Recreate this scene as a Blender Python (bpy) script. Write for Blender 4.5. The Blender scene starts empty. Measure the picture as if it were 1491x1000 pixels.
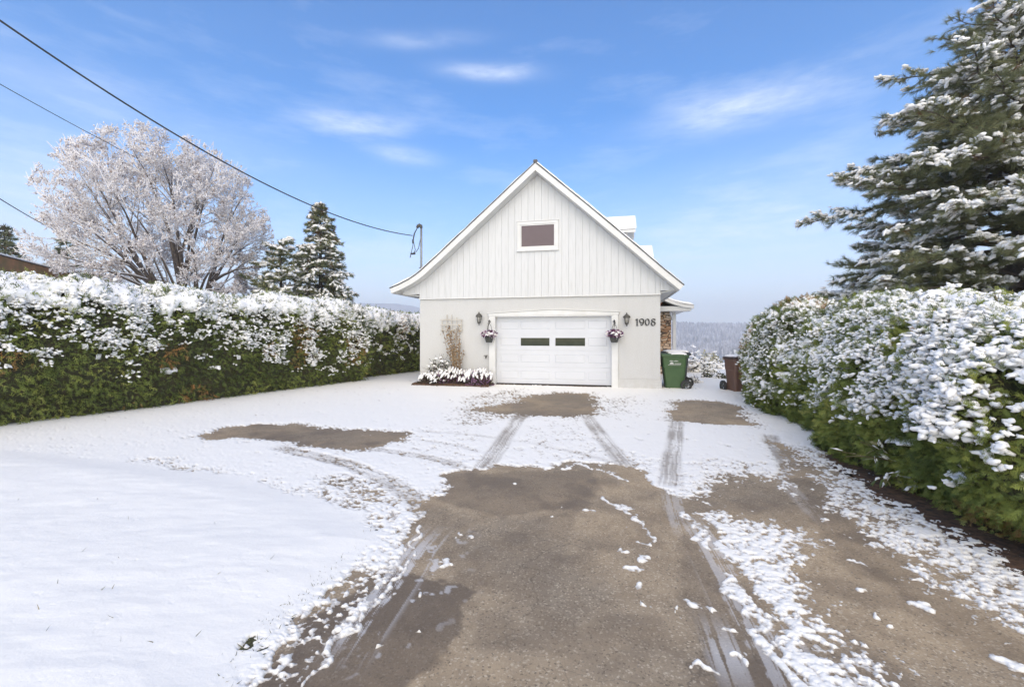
import bpy, bmesh, math, random
import numpy as np
from mathutils import Vector, Matrix, Euler

C = bpy.context.scene.collection
SC = bpy.context.scene
R = math.radians
random.seed(7)
rng = np.random.default_rng(11)

# ------------------------------------------------------------------ camera
CAM_H, FPX = 1.47, 650.0            # eye height; focal length in photo pixels (photo is 1491 wide)
cam_data = bpy.data.cameras.new('camera')
cam_data.sensor_width = 36.0
cam_data.lens = FPX / 1491.0 * 36.0
cam_data.shift_y = -10.0 / 1491.0
cam_data.clip_start = 0.05
cam_data.clip_end = 20000.0
cam = bpy.data.objects.new('camera', cam_data)
cam.location = (0, 0, CAM_H)
cam.rotation_euler = (R(90), 0, 0)
C.objects.link(cam)
SC.camera = cam
SC.view_settings.view_transform = 'Standard'
SC.view_settings.look = 'None'
SC.view_settings.gamma = 1.0
SC.view_settings.use_curve_mapping = False
SC.cycles.volume_bounces = 2
SC.view_settings.exposure = 0.07

# ------------------------------------------------------------------ node helper
class NT:
    def __init__(self, tree):
        self.t = tree
    def n(self, kind, ins=None, **props):
        nd = self.t.nodes.new(kind)
        for k, v in props.items():
            setattr(nd, k, v)
        for k, v in (ins or {}).items():
            sock = nd.inputs[k]
            if isinstance(v, bpy.types.NodeSocket):
                self.t.links.new(v, sock)
            else:
                sock.default_value = v
        return nd
    def math(self, op, a, b=0.0, clamp=False):
        return self.n('ShaderNodeMath', {0: a, 1: b}, operation=op, use_clamp=clamp).outputs[0]
    def mix(self, f, a, b, blend='MIX'):
        nd = self.t.nodes.new('ShaderNodeMix')
        nd.data_type = 'RGBA'
        nd.blend_type = blend
        for i, v in ((0, f), (6, a), (7, b)):
            if isinstance(v, bpy.types.NodeSocket):
                self.t.links.new(v, nd.inputs[i])
            else:
                nd.inputs[i].default_value = v if not isinstance(v, tuple) or len(v) == 4 else (*v, 1)
        return nd.outputs[2]
    def ramp(self, fac, stops):
        nd = self.t.nodes.new('ShaderNodeValToRGB')
        el = nd.color_ramp.elements
        while len(el) < len(stops):
            el.new(0.5)
        for e, (p, c) in zip(el, stops):
            e.position = p
            e.color = (*c, 1) if len(c) == 3 else c
        self.t.links.new(fac, nd.inputs[0])
        return nd.outputs[0]
    def maprange(self, v, a, b, c=0.0, d=1.0):
        nd = self.n('ShaderNodeMapRange', {0: v, 1: a, 2: b, 3: c, 4: d}, clamp=True)
        return nd.outputs[0]
    def noise(self, vec, scale, detail=4, rough=0.55, **kw):
        ins = {'Scale': scale, 'Detail': detail, 'Roughness': rough}
        if vec is not None:
            ins['Vector'] = vec
        return self.n('ShaderNodeTexNoise', ins, **kw).outputs[0]

# ------------------------------------------------------------------ world and sun
SUN_EL, SUN_AZ = 39.0, 180.0        # soft light through thin cloud, from behind the viewer
w = bpy.data.worlds.new('World')
SC.world = w
w.use_nodes = True
nt = NT(w.node_tree)
w.node_tree.nodes.clear()
out = nt.n('ShaderNodeOutputWorld')
sky = nt.n('ShaderNodeTexSky', sky_type='NISHITA', sun_disc=False, sun_elevation=R(SUN_EL),
           sun_rotation=R(SUN_AZ), altitude=200.0, air_density=1.0, dust_density=0.6, ozone_density=2.2)
tc = nt.n('ShaderNodeTexCoord')
sep = nt.n('ShaderNodeSeparateXYZ', {0: tc.outputs['Generated']})
az = nt.math('ARCTAN2', sep.outputs[0], sep.outputs[1])
el = nt.math('ARCSINE', sep.outputs[2])
def px_dir(px, py):
    x, z = (px - 745) / FPX, (490 - py) / FPX
    return math.atan2(x, 1.0), math.atan2(z, math.hypot(x, 1.0))
# streaky high cloud: noise stretched along the azimuth
cv = nt.n('ShaderNodeCombineXYZ', {0: nt.math('MULTIPLY', az, 2.2), 1: nt.math('MULTIPLY', el, 9.0), 2: 0.3}).outputs[0]
wisp = nt.noise(cv, 1.6, 6, 0.6, noise_dimensions='3D')
wisp2 = nt.noise(cv, 3.2, 7, 0.62, noise_dimensions='3D')
fac = nt.math('MULTIPLY', nt.maprange(wisp, 0.52, 0.85), 0.22)
# single brighter wisps
def wisp_at(px, py, wx, wy, tilt, amt):
    a0, e0 = px_dir(px, py)
    da = nt.math('SUBTRACT', az, a0)
    de = nt.math('SUBTRACT', nt.math('SUBTRACT', el, e0), nt.math('MULTIPLY', da, tilt))
    da = nt.math('DIVIDE', da, wx / FPX)
    de = nt.math('DIVIDE', de, wy / FPX)
    q = nt.math('ADD', nt.math('MULTIPLY', da, da), nt.math('MULTIPLY', de, de))
    g = nt.math('POWER', 2.718, nt.math('MULTIPLY', q, -1.0))
    g = nt.math('MULTIPLY', g, nt.maprange(wisp2, 0.30, 0.62, 0.25, 1.0))
    return nt.math('MULTIPLY', g, amt)
for args in ((715, 106, 58, 9, 0.0, .55), (516, 182, 62, 11, .05, .55), (588, 226, 42, 10, -.08, .45), (1085, 160, 105, 20, .05, .55),
             (1010, 150, 60, 14, -.2, .25), (610, 60, 70, 8, .1, .28), (120, 135, 170, 26, -.12, .17), (60, 300, 120, 60, 0, .30),
             (1090, 330, 170, 60, .1, .32), (480, 400, 160, 60, 0, .20)):
    fac = nt.math('ADD', fac, wisp_at(*args))
fac = nt.math('MINIMUM', fac, 0.9)
hs = nt.n('ShaderNodeHueSaturation', {'Hue': 0.505, 'Saturation': 1.68, 'Value': 2.45, 'Color': sky.outputs[0]}).outputs[0]
hz = nt.maprange(el, 0.0, 0.46, 1.0, 0.0)          # pale air low in the sky
hz = nt.math('MULTIPLY', nt.math('POWER', hz, 1.7), 0.90)
col = nt.mix(hz, hs, (12.2, 12.9, 13.8, 1))
col = nt.mix(fac, col, (12.6, 13.2, 14.2, 1))
bg = nt.n('ShaderNodeBackground', {'Color': col, 'Strength': 0.095})
w.node_tree.links.new(bg.outputs[0], out.inputs[0])

sun_d = bpy.data.lights.new('sun', 'SUN')
sun_d.energy = 3.7
sun_d.angle = R(95)
sun_d.color = (1.0, 0.80, 0.42)
sun = bpy.data.objects.new('sun', sun_d)
a = R(SUN_AZ)
sd = Vector((math.sin(a) * math.cos(R(SUN_EL)), math.cos(a) * math.cos(R(SUN_EL)), math.sin(R(SUN_EL))))
sun.rotation_euler = sd.to_track_quat('Z', 'Y').to_euler()
C.objects.link(sun)

# ------------------------------------------------------------------ materials
def principled(name):
    m = bpy.data.materials.new(name)
    m.use_nodes = True
    t = NT(m.node_tree)
    p = m.node_tree.nodes['Principled BSDF']
    return m, t, p
def link(t, a, b):
    t.t.links.new(a, b)
def bump(t, p, h, strength=0.3, dist=0.01):
    b = t.n('ShaderNodeBump', {'Strength': strength, 'Distance': dist, 'Height': h})
    link(t, b.outputs[0], p.inputs['Normal'])
def simple(name, c1, c2=None, rough=0.6, scale=6.0, bscale=None, bstr=0.2, bdist=0.005, metal=0.0, spec=0.5, thresh=(0.35, 0.65)):
    m, t, p = principled(name)
    p.inputs['Roughness'].default_value = rough
    p.inputs['Metallic'].default_value = metal
    p.inputs['Specular IOR Level'].default_value = spec
    tcn = t.n('ShaderNodeTexCoord').outputs['Object']
    f = t.maprange(t.noise(tcn, scale, 5), *thresh)
    c2 = c2 or tuple(min(1, v * 0.86) for v in c1)
    link(t, t.mix(f, c1, c2), p.inputs['Base Color'])
    if bscale:
        bump(t, p, t.noise(tcn, bscale, 6), bstr, bdist)
    return m
def foliage_mat(name, stops, rough=0.75):
    m, t, p = principled(name)
    at = t.n('ShaderNodeAttribute', attribute_name='tint').outputs['Fac']
    link(t, t.ramp(at, stops), p.inputs['Base Color'])
    p.inputs['Roughness'].default_value = rough
    p.inputs['Specular IOR Level'].default_value = 0.25
    return m
def snow_mat(name, c=(0.88, 0.875, 0.865)):
    m, t, p = principled(name)
    tcn = t.n('ShaderNodeTexCoord').outputs['Object']
    link(t, t.mix(t.noise(tcn, 9.0, 3), c, tuple(v * 0.965 for v in c)), p.inputs['Base Color'])
    p.inputs['Roughness'].default_value = 0.65
    p.inputs['Specular IOR Level'].default_value = 0.2
    bump(t, p, t.noise(tcn, 45.0, 5, 0.6), 0.22, 0.012)
    return m

M = {}
M['snow'] = snow_mat('snow')
M['frost'] = snow_mat('frosty_snow', (0.80, 0.775, 0.775))
M['bark'] = simple('bark', (.085, .068, .055), (.045, .036, .03), .9, 14, 40, .6, .02)
M['bark_grey'] = simple('grey_bark', (.13, .105, .085), (.07, .055, .047), .9, 9, 40, .5, .02)
M['white_paint'] = simple('white_paint', (.70, .70, .69), (.64, .64, .62), .45, 3, 60, .08, .003)
M['soffit'] = simple('soffit_board', (.66, .66, .64), (.60, .60, .58), .55, 3)
M['grey_gap'] = simple('board_gap', (.62, .63, .64), None, .8)
M['black_iron'] = simple('black_iron', (.022, .022, .024), (.04, .04, .04), .45, 30)
M['bronze'] = simple('dark_bronze', (.05, .047, .04), (.09, .085, .075), .5, 30)
M['zinc'] = simple('galvanised_steel', (.30, .31, .32), (.22, .23, .24), .45, 8, metal=.6)
M['cable'] = simple('black_cable', (.025, .025, .028), (.045, .045, .05), .6, 3)
M['rubber'] = simple('black_rubber', (.02, .02, .021), (.04, .04, .04), .8, 20)
M['soil'] = simple('bare_soil', (.15, .082, .045), (.045, .030, .020), .95, 16, 40, .9, .03)
M['wood_brown'] = simple('brown_wood', (.33, .16, .075), (.18, .12, .05), .7, 2.2, 12, .3, .01)
M['wood_dark'] = simple('dark_wood', (.05, .042, .036), (.03, .026, .022), .8, 6)
M['roof_grey'] = simple('grey_shingle', (.20, .20, .205), (.13, .13, .135), .9, 12, 30, .4, .01)
M['metal_dark'] = simple('dark_flashing', (.09, .09, .095), (.06, .06, .065), .5, 8)
M['dry_vine'] = simple('dry_vine', (.30, .21, .12), (.17, .115, .07), .9, 14)

def stucco():
    m, t, p = principled('white_stucco')
    tcn = t.n('ShaderNodeTexCoord').outputs['Object']
    streak = t.noise(t.n('ShaderNodeMapping', {'Vector': tcn, 'Scale': (2.4, 2.4, .45)}).outputs[0], 1.6, 6)
    f = t.maprange(streak, .48, .78)
    c = t.mix(f, (.705, .718, .722), (.595, .60, .592))
    low = t.n('ShaderNodeSeparateXYZ', {0: tcn}).outputs[2]
    spl = t.math('MULTIPLY', t.maprange(low, .0, .55, 1, 0), t.maprange(t.noise(tcn, 7, 5), .38, .62))
    c = t.mix(t.math('MULTIPLY', spl, .75), c, (.44, .41, .36))
    c = t.mix(t.math('MULTIPLY', t.maprange(t.noise(tcn, 38, 7, .65), .35, .6), .35), (.52, .515, .50), c)
    link(t, c, p.inputs['Base Color'])
    p.inputs['Roughness'].default_value = .9
    bump(t, p, t.noise(tcn, 38, 7, .65), .55, .012)
    return m
M['stucco'] = stucco()
def siding():
    m, t, p = principled('white_siding')
    tcn = t.n('ShaderNodeTexCoord').outputs['Object']
    at = t.n('ShaderNodeAttribute', attribute_name='tint').outputs['Fac']
    grain = t.noise(t.n('ShaderNodeMapping', {'Vector': tcn, 'Scale': (14, 14, .8)}).outputs[0], 2.0, 6)
    c = t.mix(at, (.620, .626, .628), (.598, .605, .608))
    c = t.mix(t.maprange(grain, .5, .8), c, (.50, .505, .50))
    link(t, c, p.inputs['Base Color'])
    p.inputs['Roughness'].default_value = .5
    bump(t, p, grain, .15, .004)
    return m
M['siding'] = siding()
def stone():
    m, t, p = principled('ledge_stone')
    tcn = t.n('ShaderNodeTexCoord').outputs['Object']
    mp = t.n('ShaderNodeMapping', {'Vector': tcn, 'Scale': (3.2, 3.2, 8.5)}).outputs[0]
    nz = t.n('ShaderNodeTexNoise', {'Vector': tcn, 'Scale': 5.0, 'Detail': 3.0}).outputs['Color']
    mp2 = t.n('ShaderNodeVectorMath', {0: mp, 1: nz}, operation='ADD').outputs[0]
    vc = t.n('ShaderNodeTexVoronoi', {'Vector': mp2, 'Scale': 1.3})
    ve = t.n('ShaderNodeTexVoronoi', {'Vector': mp2, 'Scale': 1.3}, feature='DISTANCE_TO_EDGE')
    s = t.n('ShaderNodeSeparateColor', {0: vc.outputs['Color']}).outputs[0]
    c = t.ramp(s, [(0, (.36, .19, .10)), (.3, (.55, .36, .21)), (.55, (.70, .56, .42)), (.8, (.48, .27, .14)), (1, (.74, .65, .53))])
    e = t.maprange(ve.outputs['Distance'], .02, .09)
    link(t, t.mix(e, (.09, .065, .05), c), p.inputs['Base Color'])
    p.inputs['Roughness'].default_value = .85
    bump(t, p, e, .9, .04)
    return m
M['stone'] = stone()
def glass(name, c, c2):
    m, t, p = principled(name)
    tcn = t.n('ShaderNodeTexCoord').outputs['Object']
    link(t, t.mix(t.noise(tcn, 5, 4), c, c2), p.inputs['Base Color'])
    p.inputs['Roughness'].default_value = .06
    p.inputs['Specular IOR Level'].default_value = .2
    return m
M['glass_dark'] = glass('dark_glass', (.02, .026, .018), (.06, .07, .05))  # mottled green in the base colour stands in for reflected trees
M['glass_mauve'] = glass('mauve_blind_behind_glass', (.155, .118, .125), (.125, .096, .102))
M['glass_lamp'] = glass('lamp_glass', (.45, .44, .40), (.34, .33, .30))
# ------------------------------------------------------------------ mesh helpers
class Acc:
    """collects pieces and links them as ONE mesh object"""
    def __init__(s):
        s.v, s.f, s.a, s.n = [], [], [], 0
    def add(s, V, F, tint=0.0):
        """F: list of (m,k) index arrays or python index lists"""
        V = np.asarray(V, float).reshape(-1, 3)
        for fa in F:
            fa = np.asarray(fa, np.int64)
            if fa.ndim == 1:
                fa = fa[None]
            if fa.size:
                s.f.append(fa + s.n)
        t = np.asarray(tint, float)
        s.a.append(np.broadcast_to(t, (len(V),)).copy())
        s.v.append(V)
        s.n += len(V)
    def box(s, x0, x1, y0, y1, z0, z1, tint=0.0):
        V = [(x, y, z) for z in (z0, z1) for y in (y0, y1) for x in (x0, x1)]
        s.add(V, [[(0, 2, 3, 1), (4, 5, 7, 6), (0, 1, 5, 4), (2, 6, 7, 3), (0, 4, 6, 2), (1, 3, 7, 5)]], tint)
    def prism(s, poly, y0, y1, tint=0.0):
        """poly: (x,z) points, extruded along y"""
        n = len(poly)
        V = [(x, y0, z) for x, z in poly] + [(x, y1, z) for x, z in poly]
        F = [list(range(n)), list(range(2 * n - 1, n - 1, -1))]
        F.append([(i, i + n, (i + 1) % n + n, (i + 1) % n) for i in range(n)])
        s.add(V, F, tint)
    def strip(s, top, bot, y0, y1, tint=0.0):
        """slab between two polylines of (x,z), extruded along y"""
        n = len(top)
        V = [(x, y, z) for y in (y0, y1) for P in (top, bot) for x, z in P]
        a, b, c, d = 0, n, 2 * n, 3 * n
        F = []
        for i in range(n - 1):
            F += [(a + i, a + i + 1, b + i + 1, b + i), (c + i + 1, c + i, d + i, d + i + 1),
                  (c + i, c + i + 1, a + i + 1, a + i), (b + i, b + i + 1, d + i + 1, d + i)]
        F += [(a, b, d, c), (a + n - 1, c + n - 1, d + n - 1, b + n - 1)]
        s.add(V, [F], tint)
    def tube(s, P, r, sides=8, caps=True, tint=0.0):
        P = np.asarray(P, float)
        n = len(P)
        r = np.broadcast_to(np.asarray(r, float), (n,))
        T = np.gradient(P, axis=0)
        T /= np.linalg.norm(T, axis=1, keepdims=True) + 1e-9
        ref = np.array((0, 0, 1.0)) if abs(T[:, 2]).mean() < .9 else np.array((1.0, 0, 0))
        A = np.cross(T, ref)
        A /= np.linalg.norm(A, axis=1, keepdims=True) + 1e-9
        B = np.cross(T, A)
        th = np.arange(sides) * 2 * np.pi / sides
        V = P[:, None] + r[:, None, None] * (np.cos(th)[None, :, None] * A[:, None] + np.sin(th)[None, :, None] * B[:, None])
        i, j = np.meshgrid(np.arange(n - 1), np.arange(sides), indexing='ij')
        j2 = (j + 1) % sides
        F = np.stack([i * sides + j, i * sides + j2, (i + 1) * sides + j2, (i + 1) * sides + j], -1).reshape(-1, 4)
        fs = [F]
        if caps:
            fs += [list(range(sides - 1, -1, -1)), list(range((n - 1) * sides, n * sides))]
        s.add(V.reshape(-1, 3), fs, tint)
    def lathe(s, prof, n=20, center=(0, 0, 0), tint=0.0):
        """prof: (r,z) from bottom to top, closed by caps"""
        P = np.array([(r * math.cos(2 * math.pi * k / n), r * math.sin(2 * math.pi * k / n), z) for r, z in prof for k in range(n)]) + np.array(center)
        m = len(prof)
        F = [(i * n + k, i * n + (k + 1) % n, (i + 1) * n + (k + 1) % n, (i + 1) * n + k) for i in range(m - 1) for k in range(n)]
        s.add(P, [F, list(range(n - 1, -1, -1)), list(range((m - 1) * n, m * n))], tint)
    def scatter(s, templates, idx, pos, rot, scl, tint):
        """copies of small templates (V,F list) baked into this one mesh"""
        for k, (V, F) in enumerate(templates):
            m = np.where(idx == k)[0]
            if not len(m):
                continue
            W = np.einsum('nij,nvj->nvi', rot[m], V[None] * scl[m][:, None, :]) + pos[m][:, None, :]
            off = (np.arange(len(m)) * len(V))[:, None, None]
            s.add(W.reshape(-1, 3), [(np.asarray(fa)[None] + off).reshape(-1, np.asarray(fa).shape[1]) for fa in F],
                  np.repeat(tint[m], len(V)))
    def build(s, name, m, parent=None, smooth=False, bevel=0.0, attrs=None):
        V = np.concatenate(s.v) if s.v else np.zeros((0, 3))
        me = bpy.data.meshes.new(name)
        me.vertices.add(len(V))
        me.vertices.foreach_set('co', V.astype(np.float32).ravel())
        li = np.concatenate([f.ravel() for f in s.f])
        lt = np.concatenate([np.full(len(f), f.shape[1]) for f in s.f])
        ls = np.concatenate([[0], np.cumsum(lt)[:-1]])
        me.loops.add(len(li))
        me.loops.foreach_set('vertex_index', li.astype(np.int32))
        me.polygons.add(len(lt))
        me.polygons.foreach_set('loop_start', ls.astype(np.int32))
        me.update(calc_edges=True)
        me.validate()
        me.polygons.foreach_set('use_smooth', np.full(len(lt), bool(smooth)))
        at = me.attributes.new('tint', 'FLOAT', 'POINT')
        at.data.foreach_set('value', np.concatenate(s.a).astype(np.float32))
        for k, v in (attrs or {}).items():
            q = me.attributes.new(k, 'FLOAT', 'POINT')
            q.data.foreach_set('value', np.asarray(v, np.float32))
        me.materials.append(m)
        o = bpy.data.objects.new(name, me)
        C.objects.link(o)
        if parent is not None:
            o.parent = parent
        if bevel:
            b = o.modifiers.new('bevel', 'BEVEL')
            b.width, b.segments, b.limit_method = bevel, 2, 'ANGLE'
        return o

def tag(o, label, cat, group=None):
    o['label'], o['category'] = label, cat
    if group:
        o['group'] = group
    return o
def thing(name, label, cat, loc=(0, 0, 0), rz=0.0, group=None):
    o = bpy.data.objects.new(name, None)
    o.empty_display_size = 0.2
    o.location, o.rotation_euler = loc, (0, 0, rz)
    C.objects.link(o)
    return tag(o, label, cat, group)
def struct(o):
    o['kind'] = 'structure'
    return o
def gp(px, py, z=0.0):
    """a point of the photograph that lies on the ground, in metres"""
    y = (CAM_H - z) * FPX / (py - 490.0)
    return (px - 745.0) / FPX * y, y
def at(px, py, y):
    """a point of the photograph at a known distance"""
    return np.array(((px - 745.0) / FPX * y, y, CAM_H + (490.0 - py) / FPX * y))

# ------------------------------------------------------------------ noise
def _hash(I, seed):
    h = np.zeros(I.shape[:-1], np.uint32) + np.uint32(seed * 7919 + 17)
    for k, c in zip(range(I.shape[-1]), (374761393, 668265263, 2147483647, 1274126177)):
        h = (h ^ (I[..., k].astype(np.int64) & 0xffffffff).astype(np.uint32)) * np.uint32(c | 1)
        h ^= h >> np.uint32(13)
    h = h * np.uint32(1274126177)
    h ^= h >> np.uint32(16)
    return h.astype(np.float64) / 4294967295.0 * 2 - 1
def vnoise(P, seed=0):
    P = np.asarray(P, float)
    I = np.floor(P).astype(np.int64)
    f = P - I
    f = f * f * f * (f * (f * 6 - 15) + 10)
    d = P.shape[-1]
    out = np.zeros(P.shape[:-1])
    for c in range(2 ** d):
        o = np.array([(c >> k) & 1 for k in range(d)])
        wgt = np.prod(np.where(o, f, 1 - f), axis=-1)
        out += wgt * _hash(I + o, seed)
    return out
def fbm(P, octaves=4, gain=0.5, seed=0):
    P = np.asarray(P, float)
    s, a, tot = 0, 1.0, 0
    for k in range(octaves):
        s = s + a * vnoise(P * 2 ** k + 13.7 * k, seed + k)
        tot += a
        a *= gain
    return s / tot * 1.6
def sstep(x, a, b):
    t = np.clip((x - a) / (b - a), 0, 1)
    return t * t * (3 - 2 * t)
def poly_sd(P, poly):
    """signed distance, positive inside; far points get -9"""
    poly = np.asarray(poly, float)
    out = np.full(len(P), -9.0)
    lo, hi = poly.min(0) - 1.5, poly.max(0) + 1.5
    m = np.where(np.all((P > lo) & (P < hi), axis=1))[0]
    if not len(m):
        return out
    Q = P[m]
    d = np.full(len(Q), 1e9)
    ins = np.zeros(len(Q), bool)
    for a, b in zip(poly, np.roll(poly, -1, 0)):
        e = b - a
        t = np.clip(((Q - a) @ e) / (e @ e + 1e-12), 0, 1)
        d = np.minimum(d, np.hypot(*(Q - a - t[:, None] * e).T))
        c = (a[1] > Q[:, 1]) != (b[1] > Q[:, 1])
        with np.errstate(divide='ignore', invalid='ignore'):
            xi = a[0] + (Q[:, 1] - a[1]) / (b[1] - a[1] + 1e-12) * e[0]
        ins ^= c & (Q[:, 0] < xi)
    out[m] = np.where(ins, d, -d)
    return out
def line_uv(P, pts):
    """distance across and along a polyline"""
    pts = np.asarray(pts, float)
    best = np.full(len(P), 1e9)
    su, tv = np.zeros(len(P)), np.zeros(len(P))
    L = 0.0
    for a, b in zip(pts[:-1], pts[1:]):
        e = b - a
        l = np.hypot(*e)
        t = np.clip(((P - a) @ e) / l ** 2, 0, 1)
        q = P - a - t[:, None] * e
        d = np.hypot(*q.T)
        m = d < best
        best[m] = d[m]
        su[m] = (q[m, 0] * e[1] - q[m, 1] * e[0]) / l
        tv[m] = L + t[m] * l
        L += l
    return best, su, tv, L

# ------------------------------------------------------------------ small templates
def ico(sub):
    bm = bmesh.new()
    bmesh.ops.create_icosphere(bm, subdivisions=sub, radius=1.0)
    V = np.array([v.co[:] for v in bm.verts])
    F = np.array([[v.index for v in f.verts] for f in bm.faces])
    bm.free()
    return V, F
ICO1, ICO2, ICO3 = ico(1), ico(2), ico(3)
def lobed(seed, base, nl=7, spread=(.75, .5, .16), rmin=.22, rmax=.5, flat=.55):
    """one lump of snow: a few balls run together, flat below"""
    r = np.random.default_rng(seed)
    V, F = base
    c = r.uniform(-1, 1, (nl, 3)) * np.array(spread)
    rad = r.uniform(rmin, rmax, nl)
    c = np.concatenate([[(0, 0, 0)], c])
    rad = np.concatenate([[.45], rad])
    b = V @ c.T
    disc = b * b - (c * c).sum(1)[None] + rad[None] ** 2
    t = np.where(disc > 0, b + np.sqrt(np.maximum(disc, 0)), 0.0)
    t = np.maximum(t, 0.02)
    rr = (t ** 7).sum(1) ** (1 / 7.0)
    W = V * rr[:, None]
    W *= 1 + .07 * fbm(W * 4 + seed, 2)[:, None]
    W[:, 2] = np.where(W[:, 2] < 0, W[:, 2] * flat, W[:, 2])
    return W, [F]
LUMP3 = [lobed(i, ICO3) for i in range(12)]
LUMP2 = [lobed(40 + i, ICO2) for i in range(10)]
LUMP1 = [lobed(80 + i, ICO1, 4) for i in range(6)]
KNOB1 = [lobed(200 + i, ICO1, 5, (.7, .6, .35), .25, .5, .8) for i in range(10)]
KNOB2 = [lobed(220 + i, ICO2, 11, (.85, .65, .35), .16, .42, .8) for i in range(12)]
LONG3 = [lobed(100 + i, ICO3, 8, (1.1, .4, .14), .18, .4) for i in range(10)]
LONG2 = [lobed(140 + i, ICO2, 6, (1.1, .35, .14), .2, .42) for i in range(8)]

def frames(ax, rr, roll=1.0, upish=None):
    """rotation matrices with x along ax; z near upish or random"""
    ax = ax / (np.linalg.norm(ax, axis=1, keepdims=True) + 1e-9)
    ref = rr.normal(size=ax.shape) * roll
    if upish is not None:
        ref = ref + np.asarray(upish)
    z = ref - (ref * ax).sum(1, keepdims=True) * ax
    z /= np.linalg.norm(z, axis=1, keepdims=True) + 1e-9
    y = np.cross(z, ax)
    return np.stack([ax, y, z], axis=-1)

def thuja(seed, n):
    """flat cedar spray, 1 long along x"""
    r = np.random.default_rng(seed)
    V, F = [], []
    def leaf(p, d, l, wd, dz):
        d = np.array(d) / np.hypot(*d)
        q = np.array((-d[1], d[0]))
        k = len(V)
        for a, b, z in ((0, 0, 0), (.45 * l, wd, .3 * dz), (l, 0, dz), (.45 * l, -wd, .3 * dz)):
            xy = np.array(p) + d * a + q * b
            V.append((xy[0], xy[1], -.22 * xy[0] ** 2 + z))
        F.append((k, k + 1, k + 2, k + 3))
    leaf((0, 0), (1, 0), 1.0, .026 if n > 8 else .045, 0)
    for i in range(n):
        x = .1 + .8 * i / max(1, n - 1) + r.uniform(-.03, .03)
        l = (.55 - .38 * x) * r.uniform(.75, 1.2)
        s = 1 if i % 2 else -1
        leaf((x, 0), (1, s * r.uniform(.7, 1.15)), l, (.026 if n > 8 else .046) * r.uniform(.8, 1.3), r.uniform(-.12, .1))
    return np.array(V), [np.array(F)]
SPRAY_FINE = [thuja(i, 15) for i in range(8)]
SPRAY_COARSE = [thuja(20 + i, 6) for i in range(5)]

def tuft(seed, n, spread, wid):
    """brush of needles round +x, 1 long"""
    r = np.random.default_rng(seed)
    V, F = [], []
    for i in range(n):
        th = r.uniform(0, 2 * np.pi)
        a = r.uniform(.1, 1.0) * spread
        d = np.array((math.cos(a), math.sin(a) * math.cos(th), math.sin(a) * math.sin(th)))
        q = np.cross(d, r.normal(size=3))
        q /= np.linalg.norm(q)
        b = np.array((r.uniform(-.35, .2), 0, 0))
        l = r.uniform(.7, 1.05)
        k = len(V)
        V += [b - q * wid, b + q * wid, b + d * l]
        F.append((k, k + 1, k + 2))
    return np.array(V), [np.array(F)]
TUFT_PINE = [tuft(i, 34, .85, .015) for i in range(6)]
TUFT_SPRUCE = [tuft(30 + i, 12, 1.0, .07) for i in range(5)]
# ------------------------------------------------------------------ ground, driveway, snow
def asphalt():
    m, t, p = principled('worn_asphalt')
    tcn = t.n('ShaderNodeTexCoord').outputs['Object']
    big = t.noise(tcn, .55, 5, .6)
    mid = t.noise(tcn, 5.0, 6, .65)
    fine = t.noise(tcn, 95.0, 3, .7)
    vor = t.n('ShaderNodeTexVoronoi', {'Vector': tcn, 'Scale': 105.0})
    chip = t.n('ShaderNodeSeparateColor', {0: vor.outputs['Color']})
    wet = t.n('ShaderNodeAttribute', attribute_name='wet').outputs['Fac']
    smear = t.n('ShaderNodeAttribute', attribute_name='smear').outputs['Fac']
    c = t.mix(t.maprange(big, .42, .58), (.445, .345, .228), (.300, .245, .178))
    c = t.mix(t.math('MULTIPLY', t.maprange(mid, .45, .70), .55), c, (.235, .178, .118))
    c = t.mix(t.math('MULTIPLY', t.maprange(fine, .5, .75), .42), c, (.15, .125, .095))
    c = t.mix(t.math('MULTIPLY', t.maprange(chip.outputs[0], .80, .98), .5), c, (.66, .57, .44))
    c = t.mix(t.math('MULTIPLY', t.maprange(chip.outputs[1], .86, 1.0), .6), c, (.10, .082, .062))
    # hairline cracks
    wv = t.n('ShaderNodeVectorMath', {0: tcn, 1: t.n('ShaderNodeTexNoise', {'Vector': tcn, 'Scale': 2.2, 'Detail': 5.0}).outputs['Color']}, operation='ADD').outputs[0]
    cr = t.n('ShaderNodeTexVoronoi', {'Vector': wv, 'Scale': 1.1}, feature='DISTANCE_TO_EDGE').outputs['Distance']
    crk = t.math('MULTIPLY', t.maprange(cr, .0, .012, 1, 0), t.maprange(big, .42, .6))
    c = t.mix(t.math('MULTIPLY', crk, .55), c, (.05, .043, .037))
    c = t.mix(wet, c, t.mix(.80, c, (.125, .092, .062)))
    c = t.mix(smear, c, (.74, .74, .75))
    link(t, c, p.inputs['Base Color'])
    rg = t.math('SUBTRACT', .88, t.math('MULTIPLY', wet, .38))
    link(t, rg, p.inputs['Roughness'])
    p.inputs['Specular IOR Level'].default_value = .35
    h = t.math('ADD', t.math('MULTIPLY', fine, .6), t.math('MULTIPLY', chip.outputs[0], .5))
    bump(t, p, h, .8, .008)
    return m
def snow_ground():
    m, t, p = principled('trodden_snow')
    tcn = t.n('ShaderNodeTexCoord').outputs['Object']
    d = t.n('ShaderNodeAttribute', attribute_name='dirt').outputs['Fac']
    c = t.mix(t.noise(tcn, 3.0, 5), (.89, .88, .84), (.86, .85, .815))
    c = t.mix(d, c, (.33, .295, .255))
    link(t, c, p.inputs['Base Color'])
    p.inputs['Roughness'].default_value = .6
    p.inputs['Specular IOR Level'].default_value = .25
    h = t.math('ADD', t.noise(tcn, 60, 5, .65), t.math('MULTIPLY', t.noise(tcn, 9, 4), 1.2))
    bump(t, p, h, .20, .015)
    return m
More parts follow.
